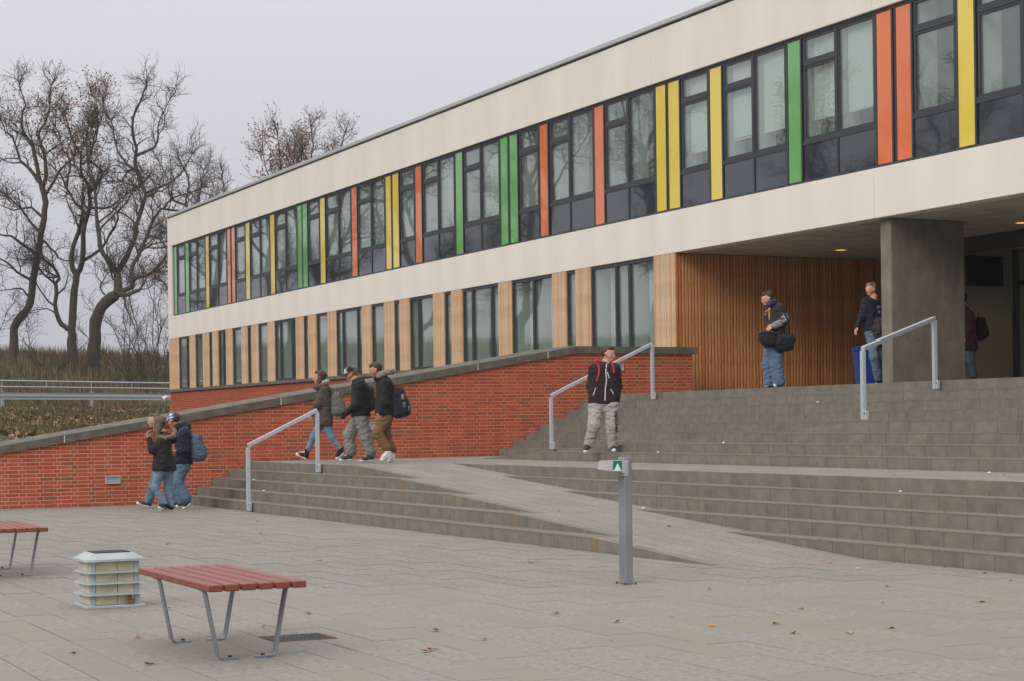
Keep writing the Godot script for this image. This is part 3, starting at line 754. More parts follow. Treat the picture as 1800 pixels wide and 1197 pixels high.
func hill_y(x: float, z: float) -> float:
	var t := (Vector3(x, 0, z) - RAIL_A).dot(RAIL_N)
	var y: float
	if t > 0.0:
		y = 2.25 - 0.06 * minf(t, 10.0) - 0.03 * maxf(t - 10.0, 0.0)
		y = minf(y, maxf(cope_y(x) - 0.10, 0.3) + (-33.0 - z) * 0.06)
	else:
		y = 2.25 + 3.3 * smoothstep(2.0, 24.0, -t) - 2.5 * smoothstep(26.0, 70.0, -t)
	# the bank that runs on round the left side of the forecourt
	y = maxf(y, lerpf(0.0, 4.6, smoothstep(9.0, 26.0, -x)))
	y += 0.35 * fold.get_noise_2d(x * 0.6, z * 0.6) * smoothstep(0.0, 8.0, absf(t))
	return y

func make_terrain() -> void:
	fold.frequency = 0.1
	var g := Geo.new()
	var xs := []
	var x := -130.0
	while x < 150.0:
		xs.append(x)
		x += 1.6 if x > -34 and x < 40 else 7.0
	var zs := []
	var z := -32.72
	while z > -230.0:
		zs.append(z)
		z -= 1.6 if z > -125.0 else 8.0
	for zi in zs:
		for xi in xs:
			var y := hill_y(xi, zi)
			var e := 0.6
			g.v.append(Vector3(xi, y, zi))
			g.n.append(Vector3(hill_y(xi - e, zi) - hill_y(xi + e, zi), 2.0 * e, hill_y(xi, zi - e) - hill_y(xi, zi + e)).normalized())
			g.c.append(Color(1, 1, 1))
	var w := xs.size()
	for j in zs.size() - 1:
		for i in w - 1:
			var a := j * w + i
			g.ix.append_array(PackedInt32Array([a, a + w, a + 1, a + 1, a + w, a + w + 1]))
	note(part("hill", g, mats["hill_earth"], self), "grassy bank rising behind the brick wall", "", "", "structure")
	g = Geo.new()
	for side in 1:
		var cols := [-9.0, -13.0, -17.0, -21.0, -26.0, -60.0, -130.0]
		for i in cols.size() - 1:
			var h := func(xx): return lerpf(0.0, 4.6, smoothstep(9.0, 26.0, -xx)) - 0.02
			g.quad(Vector3(cols[i], h.call(cols[i]), -32.72), Vector3(cols[i + 1], h.call(cols[i + 1]), -32.72), Vector3(cols[i + 1], h.call(cols[i + 1]), 30), Vector3(cols[i], h.call(cols[i]), 30), Vector3(0.25, 0.97, 0).normalized())
	note(part("bank", g, mats["hill_earth"], self), "grassy bank beside the forecourt", "", "", "structure")
	scatter_grass()

func scatter_grass() -> void:
	# long dry grass and brush on the slope, litter on the near bank: nobody could count them
	var r := RandomNumberGenerator.new()
	r.seed = 5
	fold.frequency = 0.1
	var tuft := Geo.new()
	for i in 9:
		var an := r.randf() * TAU
		var lean := Vector3(cos(an), 0, sin(an)) * r.randf_range(0.05, 0.3)
		var o := Vector3(cos(an * 3.1), 0, sin(an * 3.1)) * r.randf_range(0.0, 0.16)
		var hgt := r.randf_range(0.45, 1.0)
		var sd := Vector3(-sin(an), 0, cos(an)) * 0.014
		var b := o + lean * 0.4 + Vector3(0, hgt * 0.6, 0)
		var tip := o + lean + Vector3(0, hgt, 0)
		var nn := Vector3(cos(an), 0.6, sin(an)).normalized()
		tuft.quad(o - sd, o + sd, b + sd * 0.8, b - sd * 0.8, nn)
		tuft.tri(b - sd * 0.8, b + sd * 0.8, tip, nn)
	var mm := MultiMesh.new()
	mm.transform_format = MultiMesh.TRANSFORM_3D
	mm.use_colors = true
	mm.mesh = tuft.mesh(mats["grass"])
	var places := []
	for i in 15000:
		var t := r.randf_range(-30.0, 1.5)
		var s := r.randf_range(-34.0, 32.0)
		if t > -3.0 and r.randf() < 0.5:
			continue
		var p := RAIL_A + RAIL_E * s + RAIL_N * t
		if p.x > 19.0 and p.z > -73.5:
			continue
		var patch := fold.get_noise_2d(p.x * 0.9, p.z * 0.9)
		places.append([p, patch, r.randf_range(0.45, 1.05) * (1.0 if t < -4.0 else 0.5)])
	mm.instance_count = places.size()
	for i in places.size():
		var p: Vector3 = places[i][0]
		p.y = hill_y(p.x, p.z) - 0.03
		mm.set_instance_transform(i, Transform3D(Basis(Vector3.UP, r.randf() * TAU).scaled(Vector3.ONE * places[i][2]), p))
		var kind: float = places[i][1] + r.randf_range(-0.25, 0.25)
		var cc := Color(0.225, 0.165, 0.072) if kind > 0.05 else (Color(0.115, 0.135, 0.042) if kind > -0.22 else Color(0.19, 0.095, 0.045))
		mm.set_instance_color(i, cc * r.randf_range(0.7, 1.25))
	var mi := MultiMeshInstance3D.new()
	mi.multimesh = mm
	mi.name = "hill_grass"
	add_child(mi)
	note(mi, "long dry grass and brush covering the slope under the trees", "grass", "", "stuff")
	# short turf on the bank in front of the rail
	var blade := Geo.new()
	for i in 7:
		var an := r.randf() * TAU
		var o := Vector3(r.randf_range(-0.1, 0.1), 0, r.randf_range(-0.1, 0.1))
		var sd := Vector3(-sin(an), 0, cos(an)) * 0.008
		blade.tri(o - sd, o + sd, o + Vector3(cos(an) * 0.05, r.randf_range(0.08, 0.16), sin(an) * 0.05), Vector3(cos(an), 0.8, sin(an)).normalized())
	mm = MultiMesh.new()
	mm.transform_format = MultiMesh.TRANSFORM_3D
	mm.use_colors = true
	mm.mesh = blade.mesh(mats["grass"])
	places = []
	for i in 26000:
		var z := -33.0 - 50.0 * sqrt(r.randf())
		var x := r.randf_range(0.06, 0.36) * -z
		var p := Vector3(x, 0, z)
		var t := (p - RAIL_A).dot(RAIL_N)
		if t < -1.0 or (x > 20.0 and z > -73.0):
			continue
		places.append(p)
	mm.instance_count = places.size()
	for i in places.size():
		var p: Vector3 = places[i]
		p.y = hill_y(p.x, p.z) - 0.01
		mm.set_instance_transform(i, Transform3D(Basis(Vector3.UP, r.randf() * TAU).scaled(Vector3.ONE * r.randf_range(0.8, 1.8)), p))
		var kind := fold.get_noise_2d(p.x * 2.0, p.z * 2.0) + r.randf_range(-0.2, 0.2)
		mm.set_instance_color(i, (Color(0.10, 0.125, 0.034) if kind > -0.05 else Color(0.18, 0.135, 0.06)) * r.randf_range(0.7, 1.2))
	mi = MultiMeshInstance3D.new()
	mi.multimesh = mm
	mi.name = "bank_turf"
	add_child(mi)
	note(mi, "short patchy turf on the bank above the brick wall", "grass", "", "stuff")
	var leaf := Geo.new()
	leaf.quad(Vector3(-0.05, 0.01, -0.03), Vector3(0.05, 0.0, -0.03), Vector3(0.05, 0.03, 0.03), Vector3(-0.05, 0.015, 0.03), Vector3.UP)
	mm = MultiMesh.new()
	mm.transform_format = MultiMesh.TRANSFORM_3D
	mm.use_colors = true
	mm.mesh = leaf.mesh(mats["dead_leaf"])
	places = []
	for i in 42000:
		var z := -33.0 - 52.0 * sqrt(r.randf())
		var x := r.randf_range(0.06, 0.36) * -z
		var p := Vector3(x, 0, z)
		var t := (p - RAIL_A).dot(RAIL_N)
		if t < -2.0 or (x > 20.0 and z > -73.0) or fold.get_noise_2d(x * 1.3 + 40.0, z * 1.3) < r.randf_range(-0.5, 0.25):
			continue
		places.append(p)
	mm.instance_count = places.size()
	for i in places.size():
		var p: Vector3 = places[i]
		p.y = hill_y(p.x, p.z) + r.randf_range(0.01, 0.08)
		mm.set_instance_transform(i, Transform3D(Basis.from_euler(Vector3(r.randf_range(-0.7, 0.7), r.randf() * TAU, r.randf_range(-0.7, 0.7))).scaled(Vector3.ONE * r.randf_range(0.7, 1.5)), p))
		mm.set_instance_color(i, [Color(0.26, 0.115, 0.045), Color(0.34, 0.175, 0.08), Color(0.17, 0.08, 0.04), Color(0.38, 0.25, 0.13)][r.randi() % 4])
	mi = MultiMeshInstance3D.new()
	mi.multimesh = mm
	mi.name = "leaf_litter"
	add_child(mi)
	note(mi, "brown fallen leaves lying thick on the bank above the brick wall", "leaves", "", "stuff")

# ------------------------------------------------------------------ building
const SEAMS := [-72.5, -64.86, -57.22, -49.6, -41.94, -34.25, -26.57, -18.9, -6.0]
const S0 := 5.78
const S1 := 8.58

# a double-glazed unit: two thin sheets of glass
func glaze(parent: Node3D, x: float, y0: float, y1: float, za: float, zb: float) -> void:
	var g := Geo.new()
	g.slab(Vector3(x, y0, za), Vector3(x + 0.006, y1, zb))
	g.slab(Vector3(x + 0.022, y0, za), Vector3(x + 0.028, y1, zb))
	part("pane", g, mats["glass"], parent)

func make_building() -> void:
	var b := thing("school_building", "long white two-storey school building with coloured panels and timber piers", "building", Vector3.ZERO)
	var g: Geo
	var r := RandomNumberGenerator.new()
	r.seed = 77
	# white rendered bands, panel by panel
	for i in SEAMS.size() - 1:
		g = Geo.new()
		g.slab(Vector3(FACADE, S1, SEAMS[i] + 0.004), Vector3(FACADE + 0.3, 9.70, SEAMS[i + 1] - 0.004), 0.006)
		part("parapet_panel", g, mats["render_white"], b)
		g = Geo.new()
		g.slab(Vector3(FACADE, 4.895, SEAMS[i] + 0.004), Vector3(FACADE + 0.3, S0, SEAMS[i + 1] - 0.004), 0.006)
		part("band_panel", g, mats["render_white"], b)
	g = Geo.new()
	g.slab(Vector3(FACADE + 0.001, S0 + 0.004, SEAMS[0] + 0.004), Vector3(FACADE + 0.3, S1 - 0.004, -71.9), 0.004)
	part("end_panel", g, mats["render_white"], b)
	g = Geo.new()
	g.slab(Vector3(FACADE - 0.05, 9.745, SEAMS[0] - 0.06), Vector3(FACADE + 0.45, 9.85, END_Z), 0.012)
	part("roof_edge", g, mats["roof_metal"], b)
	g = Geo.new()
	g.slab(Vector3(FACADE + 0.02, 9.70, SEAMS[0] + 0.03), Vector3(FACADE + 0.3, 9.745, END_Z))
	part("shadow_gap", g, mats["frame"], b)
	g = Geo.new()
	g.slab(Vector3(FACADE + 0.3, 9.0, SEAMS[0] + 0.02), Vector3(34, 9.6, END_Z))
	g.slab(Vector3(FACADE + 0.3, 4.90, SEAMS[0] + 0.02), Vector3(34, 5.70, END_Z))
	g.slab(Vector3(FACADE + 0.5, 1.3, SEAMS[0] + 0.02), Vector3(34, 1.92, -33.5))
	part("floor_slabs", g, mats["inner_white"], b)
	g = Geo.new()
	g.slab(Vector3(FACADE + 0.3, 0.5, SEAMS[0]), Vector3(34, 9.7, SEAMS[0] + 0.3))
	g.slab(Vector3(33.7, 0.5, SEAMS[0] + 0.3), Vector3(34, 9.7, END_Z))
	g.slab(Vector3(FACADE + 0.3, 0.5, END_Z - 0.3), Vector3(33.7, 9.0, END_Z - 0.01))
	part("end_walls", g, mats["render_white"], b)
	# inside: a corridor wall and room partitions, so that the panes look into rooms
	g = Geo.new()
	g.slab(Vector3(25.4, 5.70, SEAMS[0] + 0.3), Vector3(25.55, 9.0, END_Z - 0.3))
	for z in [-64.8, -57.15, -49.5, -41.88, -34.2, -26.5, -18.8]:
		g.slab(Vector3(FACADE + 0.55, 5.70, z - 0.07), Vector3(25.4, 9.0, z + 0.07))
	g.slab(Vector3(24.6, 1.92, SEAMS[0] + 0.3), Vector3(24.75, 4.90, -33.81))
	for z in [-64.6, -56.9, -49.3, -41.6]:
		g.slab(Vector3(FACADE + 0.55, 1.92, z - 0.07), Vector3(24.6, 4.90, z + 0.07))
	part("partition", g, mats["inner_wall"], b)
	make_strip(b, r)
	make_lower(b, r)

func make_strip(b: Node3D, r: RandomNumberGenerator) -> void:
	var fx := FACADE + 0.06
	var g := Geo.new()
	g.slab(Vector3(fx, S0, -71.9), Vector3(fx + 0.10, S0 + 0.055, END_Z))
	g.slab(Vector3(fx, S1 - 0.06, -71.9), Vector3(fx + 0.10, S1, END_Z))
	part("strip_frame", g, mats["frame"], b)
	var list := STRIP.duplicate()
	# the rhythm goes on beyond the frame
	for e in [["O", -21.5, -21.05], ["W", -20.98, -18.85, -19.9], ["G", -18.78, -18.35], ["G", -18.25, -17.8], ["w", -17.75, -16.65], ["Y", -16.6, -16.15], ["W", -16.1, -13.9, -15.0], ["O", -13.85, -13.4], ["W", -13.35, -11.15, -12.2]]:
		list.append(e)
	var n := 0
	for e in list:
		var za: float = e[1]
		var zb: float = e[2]
		if e[0] in ["G", "Y", "O"]:
			g = Geo.new()
			g.slab(Vector3(fx + 0.012, S0 + 0.06, za + 0.012), Vector3(fx + 0.05, S1 - 0.065, zb - 0.012), 0.003)
			var name_of: String = {"G": "green", "Y": "yellow", "O": "orange"}[e[0]]
			note(part("colour_panel", g, mats[name_of], b), name_of + " glass panel between the windows")
			g = Geo.new()
			g.slab(Vector3(fx + 0.002, S0 + 0.055, za - 0.035), Vector3(fx + 0.09, S1 - 0.06, za + 0.010))
			g.slab(Vector3(fx + 0.002, S0 + 0.055, zb - 0.010), Vector3(fx + 0.09, S1 - 0.06, zb + 0.035))
			g.slab(Vector3(fx + 0.052, S0 + 0.056, za + 0.010), Vector3(fx + 0.088, S1 - 0.061, zb - 0.010))
			part("panel_frame", g, mats["frame"], b)
			continue
		n += 1
		var lights := [[za, zb, true]] if e[0] == "w" else [[za, e[3], true], [e[3], zb, false]]
		g = Geo.new()
		g.slab(Vector3(fx + 0.003, 6.50, za), Vector3(fx + 0.10, 6.59, zb))
		if e[0] == "W":
			g.slab(Vector3(fx + 0.004, S0 + 0.055, e[3] - 0.03), Vector3(fx + 0.098, S1 - 0.06, e[3] + 0.03))
		for l in lights:
			var a: float = l[0] + 0.03
			var d: float = l[1] - 0.03
			# the sash round each light
			var rows := [[6.59, 7.98], [8.06, S1 - 0.06]] if l[2] else [[6.59, S1 - 0.06]]
			for q in rows:
				g.slab(Vector3(fx + 0.016, q[0], a - 0.005), Vector3(fx + 0.085, q[1], a + 0.045))
				g.slab(Vector3(fx + 0.016, q[0], d - 0.045), Vector3(fx + 0.085, q[1], d + 0.005))
				g.slab(Vector3(fx + 0.018, q[0], a + 0.045), Vector3(fx + 0.083, q[0] + 0.045, d - 0.045))
				g.slab(Vector3(fx + 0.018, q[1] - 0.045, a + 0.045), Vector3(fx + 0.083, q[1], d - 0.045))
			if l[2]:
				g.slab(Vector3(fx + 0.005, 7.98, a), Vector3(fx + 0.097, 8.06, d))
		var w := part("window", g, mats["frame"], b)
		for l in lights:
			var a: float = l[0] + 0.07
			var d: float = l[1] - 0.07
			var sp := Geo.new()
			sp.slab(Vector3(fx + 0.022, S0 + 0.05, l[0] + 0.028), Vector3(fx + 0.08, 6.505, l[1] - 0.028))
			part("spandrel", sp, mats["spandrel"], w)
			if l[2]:
				glaze(w, fx + 0.035, 6.63, 7.94, a, d)
				glaze(w, fx + 0.035, 8.10, S1 - 0.10, a, d)
			else:
				glaze(w, fx + 0.035, 6.63, S1 - 0.10, a, d)
			# white reveal on the inside of the jamb
			var rv := Geo.new()
			rv.slab(Vector3(fx + 0.11, 6.55, l[0] - 0.05), Vector3(fx + 0.50, S1 + 0.02, l[0] + 0.05))
			part("reveal", rv, mats["inner_white"], w)
			if za > -33.5 and za < -26.0:
				var bl := Geo.new()
				bl.slab(Vector3(fx + 0.16, 6.98 + r.randf_range(-0.06, 0.06), l[0] + 0.16), Vector3(fx + 0.163, S1 - 0.02, l[1] - 0.05))
				bl.slab(Vector3(fx + 0.153, 6.96, l[0] + 0.16), Vector3(fx + 0.17, 6.985, l[1] - 0.05))
				part("roller_blind", bl, mats["blind"], w)
			elif r.randf() < 0.55:
				var cu := Geo.new()
				drape(cu, fx + 0.3, 6.4, S1 - 0.05, l[0] + 0.06, l[0] + r.randf_range(0.3, 0.75))
				part("curtain", cu, mats["blind"], w)

func drape(g: Geo, x: float, y0: float, y1: float, za: float, zb: float) -> void:
	var cnt := maxi(int((zb - za) / 0.03), 3)
	for i in cnt:
		var p := lerpf(za, zb, float(i) / cnt)
		var q := lerpf(za, zb, float(i + 1) / cnt)
		var dx := 0.03 * sin(p * 55.0)
		var dq := 0.03 * sin(q * 55.0)
		g.quad(Vector3(x + dx, y0, p), Vector3(x + dq, y0, q), Vector3(x + dq, y1, q), Vector3(x + dx, y1, p), Vector3(-(q - p), 0, dq - dx).normalized())

func make_lower(b: Node3D, r: RandomNumberGenerator) -> void:
	var y0 := 2.90
	var y1 := 4.895
	var g := Geo.new()
	# plinth of red brick, sill
	g.slab(Vector3(FACADE + 0.035, 0.8, SEAMS[0]), Vector3(FACADE + 0.45, 2.80, -33.4))
	part("plinth", g, mats["mortar"], b)
	g = Geo.new()
	var row := 0
	var y := 1.30
	while y < 2.78:
		var z: float = SEAMS[0] + 0.005 + [0.0, 0.12, 0.18][row % 3]
		var k := 0
		while z < -33.5:
			var l := 0.228 if k % 3 < 2 else 0.108
			var c: Color = [Color(0.40, 0.095, 0.042), Color(0.44, 0.112, 0.050), Color(0.36, 0.080, 0.038), Color(0.40, 0.105, 0.048), Color(0.31, 0.085, 0.045)][r.randi() % 5]
			g.col = c
			g.quad(Vector3(FACADE + 0.02, y, z), Vector3(FACADE + 0.02, y, z + l), Vector3(FACADE + 0.02, y + 0.054, z + l), Vector3(FACADE + 0.02, y + 0.054, z), Vector3.LEFT)
			g.quad(Vector3(FACADE + 0.02, y + 0.054, z), Vector3(FACADE + 0.02, y + 0.054, z + l), Vector3(FACADE + 0.036, y + 0.054, z + l), Vector3(FACADE + 0.036, y + 0.054, z), Vector3.UP)
			z += l + 0.012
			k += 1
		y += 0.0667
		row += 1
	note(part("plinth_brickwork", g, mats["brick"], b), "courses of red brick under the lower windows", "", "", "stuff")
	var zz: float = SEAMS[0] - 0.03
	while zz < -33.6:
		var ze := minf(zz + 1.2, -33.42)
		g = Geo.new()
		g.slab(Vector3(FACADE - 0.06, 2.80, zz + 0.003), Vector3(FACADE + 0.40, 2.898, ze - 0.003), 0.006)
		part("sill_stone", g, mats["coping"], b)
		zz = ze
	# timber piers made of upright slats
	var slat := []
	for i in 4:
		var sg := Geo.new()
		sg.box(Vector3(0.02, 0, 0), Vector3(0.045, y1 - y0 - 0.01, 0.062), 0.005)
		slat.append(sg.mesh(mats["larch%d" % i]))
	for p in PIERS:
		g = Geo.new()
		g.slab(Vector3(FACADE + 0.043, y0 + 0.002, p[0] + 0.05), Vector3(FACADE + 0.22, y1 - 0.002, p[1] - 0.05))
		var pr := part("timber_pier", g, mats["backing"], b)
		var cnt := int(round((p[1] - p[0]) / 0.075))
		var step: float = (p[1] - p[0]) / cnt
		for i in cnt:
			var s := piece("slat", slat[r.randi() % 4], pr, Vector3(FACADE + r.randf_range(0.0, 0.004), (y0 + y1) * 0.5, p[0] + step * (i + 0.5)))
			s.scale.z = step / 0.075
	# windows between them
	var fx := FACADE + 0.03
	for i in PIERS.size() - 1:
		var za: float = PIERS[i][1]
		var zb: float = PIERS[i + 1][0]
		var cuts := [za]
		for m in LOWER_MULLIONS:
			if m > za + 0.1 and m < zb - 0.1:
				cuts.append(m)
		cuts.append(zb)
		g = Geo.new()
		g.slab(Vector3(fx, y0, za + 0.002), Vector3(fx + 0.1, y0 + 0.07, zb - 0.002))
		g.slab(Vector3(fx, y1 - 0.08, za + 0.002), Vector3(fx + 0.1, y1 - 0.002, zb - 0.002))
		for j in cuts.size():
			var hw := 0.045 if j > 0 and j < cuts.size() - 1 else 0.05
			g.slab(Vector3(fx + 0.002, y0 + 0.07, cuts[j] - hw), Vector3(fx + 0.098, y1 - 0.08, cuts[j] + hw))
		var w := part("window", g, mats["frame"], b)
		for j in cuts.size() - 1:
			glaze(w, fx + 0.035, y0 + 0.06, y1 - 0.07, cuts[j] + 0.04, cuts[j + 1] - 0.04)
			var rv := Geo.new()
			rv.slab(Vector3(fx + 0.12, y0 - 0.2, cuts[j] - 0.06), Vector3(fx + 0.46, y1, cuts[j] + 0.05))
			part("reveal", rv, mats["inner_white"], w)
			if cuts[j + 1] - cuts[j] > 0.9 and r.randf() < 0.6:
				var cu := Geo.new()
				drape(cu, fx + 0.36, y0 - 0.1, y1, cuts[j] + 0.3, cuts[j] + r.randf_range(0.5, 0.75))
				part("curtain", cu, mats["blind"], w)

# ------------------------------------------------------------------ entrance recess
func make_entrance() -> void:
	var r := RandomNumberGenerator.new()
	r.seed = 99
	var b := thing("entrance_recess", "sheltered entrance with upright cedar slats, concrete pillar and white soffit", "entrance")
	var y0 := RISE * 13
	var y1 := 4.885
	var g := Geo.new()
	g.slab(Vector3(FACADE + 0.3, y1, -33.4), Vector3(33.6, y1 + 0.012, END_Z))
	part("soffit", g, mats["soffit"], b)
	g = Geo.new()
	g.slab(Vector3(FACADE + 0.03, y0 - 0.6, -33.8), Vector3(27.6, y1 - 0.002, -33.44))
	var wl := part("slat_wall", g, mats["backing"], b)
	var slat := []
	for i in 4:
		var sg := Geo.new()
		sg.box(Vector3.ZERO, Vector3(0.056, y1 - y0 - 0.03, 0.045), 0.005)
		slat.append(sg.mesh(mats["cedar%d" % i]))
	var x := FACADE + 0.04
	while x < 27.5:
		piece("slat", slat[r.randi() % 4], wl, Vector3(x, (y0 + y1) * 0.5 + 0.005, -33.405 + r.randf_range(-0.004, 0.004)))
		x += 0.0803
	# concrete blade pillar
	g = Geo.new()
	g.slab(Vector3(20.36, y0, -26.61), Vector3(22.0, y1, -26.31), 0.012)
	var pil := part("concrete_pillar", g, mats["concrete"], b)
	for q in [[20.93, 4.02], [21.62, 4.02], [20.93, 2.75], [21.62, 2.75]]:
		var hole := Geo.new()
		hole.tube(pts([Vector3(q[0], q[1], -26.33), Vector3(q[0], q[1], -26.306)]), rads(2, 0.022, 0.022), 10)
		part("formwork_plug", hole, mats["coping"], pil)
	# lobby: header beam, side wall, glazed doors
	g = Geo.new()
	g.slab(Vector3(24.0, 4.60, -30.3), Vector3(24.3, y1 - 0.004, END_Z))
	part("header_beam", g, mats["frame"], b)
	g = Geo.new()
	g.slab(Vector3(24.3, y0 - 0.05, -30.6), Vector3(26.58, y1, -30.3))
	g.slab(Vector3(27.4, y0 - 0.05, -33.4), Vector3(27.6, y1, -30.6))
	part("lobby_wall", g, mats["hall_wall"], b)
	g = Geo.new()
	for z in [-30.25, -29.2, -28.1, -27.0, -25.9, -24.8, -23.7, -22.6]:
		g.slab(Vector3(26.6, y0, z - 0.045), Vector3(26.72, y1 - 0.003, z + 0.045))
	g.slab(Vector3(26.605, y0, -30.2), Vector3(26.715, y0 + 0.12, -22.6))
	g.slab(Vector3(26.605, 4.1, -30.2), Vector3(26.715, 4.2, -22.6))
	var doors := part("glazed_doors", g, mats["frame"], b)
	glaze(doors, 26.64, y0 + 0.1, 4.12, -30.2, -22.6)
	glaze(doors, 26.64, 4.18, y1 - 0.01, -30.2, -22.6)
	g = Geo.new()
	g.slab(Vector3(26.6, y0, -22.55), Vector3(26.9, y1, END_Z))
	g.slab(Vector3(33.0, y0, -33.4), Vector3(33.3, y1, END_Z))
	part("hall_wall", g, mats["hall_wall"], b)
	# the screen on the lobby wall
	var tv := thing("wall_screen", "black flat screen mounted high on the lobby wall", "screen", Vector3(25.82, 4.08, -30.28))
	g = Geo.new()
	g.box(Vector3(0, 0.31, 0.03), Vector3(0.97, 0.62, 0.05), 0.006)
	part("casing", g, mats["black"], tv)
	g = Geo.new()
	g.box(Vector3(0, 0.31, 0.056), Vector3(0.93, 0.57, 0.004))
	part("display", g, mats["screen"], tv)
	# downlights in the soffit
	var glow := StandardMaterial3D.new()
	glow.resource_name = "lamp_glow"
	glow.albedo_color = Color(1, 0.95, 0.85)
	glow.emission_enabled = true
	glow.emission = Color(1.0, 0.80, 0.50)
	glow.emission_energy_multiplier = 1.3
	var spots := [Vector3(23.19, y1, -31.65), Vector3(23.19, y1, -26.13), Vector3(25.7, y1, -28.93)]
	var words := ["round lit downlight in the soffit beside the cedar slat wall", "round lit downlight in the soffit behind the concrete pillar", "round lit downlight in the soffit inside the lobby"]
	for i in 3:
		var t := thing("ceiling_light", words[i], "light", spots[i], 0.0, "downlights in the entrance soffit")
		g = Geo.new()
		ring(g, 0.115, 0.145, -0.012, 0.0)
		part("trim_ring", g, mats["white_paint"], t)
		g = Geo.new()
		g.tube(pts([Vector3(0, -0.006, 0), Vector3(0, -0.002, 0)]), rads(2, 0.115, 0.115), 24)
		part("lens", g, glow, t)
		var l := SpotLight3D.new()
		l.name = "beam"
		l.light_color = Color(1.0, 0.80, 0.52)
		l.light_energy = 0.9
		l.light_size = 0.1
		l.spot_range = 12.0
		l.spot_attenuation = 2.0
		l.spot_angle = 60.0
		l.shadow_enabled = true
		l.position = Vector3(0, -0.03, 0)
		l.rotation_degrees.x = -90.0
		t.add_child(l)

func ring(g: Geo, r0: float, r1: float, ya: float, yb: float) -> void:
	var cnt := 24
	for i in cnt:
		var p := TAU * i / cnt
		var q := TAU * (i + 1) / cnt
		var a := Vector3(cos(p), 0, sin(p))
		var b := Vector3(cos(q), 0, sin(q))
		var u := Vector3(0, ya, 0)
		var w := Vector3(0, yb, 0)
		g.quad(a * r0 + u, b * r0 + u, b * r1 + u, a * r1 + u, Vector3.DOWN)
		g.quad(a * r1 + u, b * r1 + u, b * r1 + w, a * r1 + w, (a + b).normalized())

# ------------------------------------------------------------------ brick wall
func steps_y(x: float) -> float:
	if x < xa(1):
		return 0.0
	if x < xa(5):
		return RISE * (1.0 + floorf((x - xa(1)) / 0.295))
	if x < xd(6):
		return RISE * 5
	return RISE * minf(13.0, 6.0 + floorf((x - xd(6)) / 0.3))

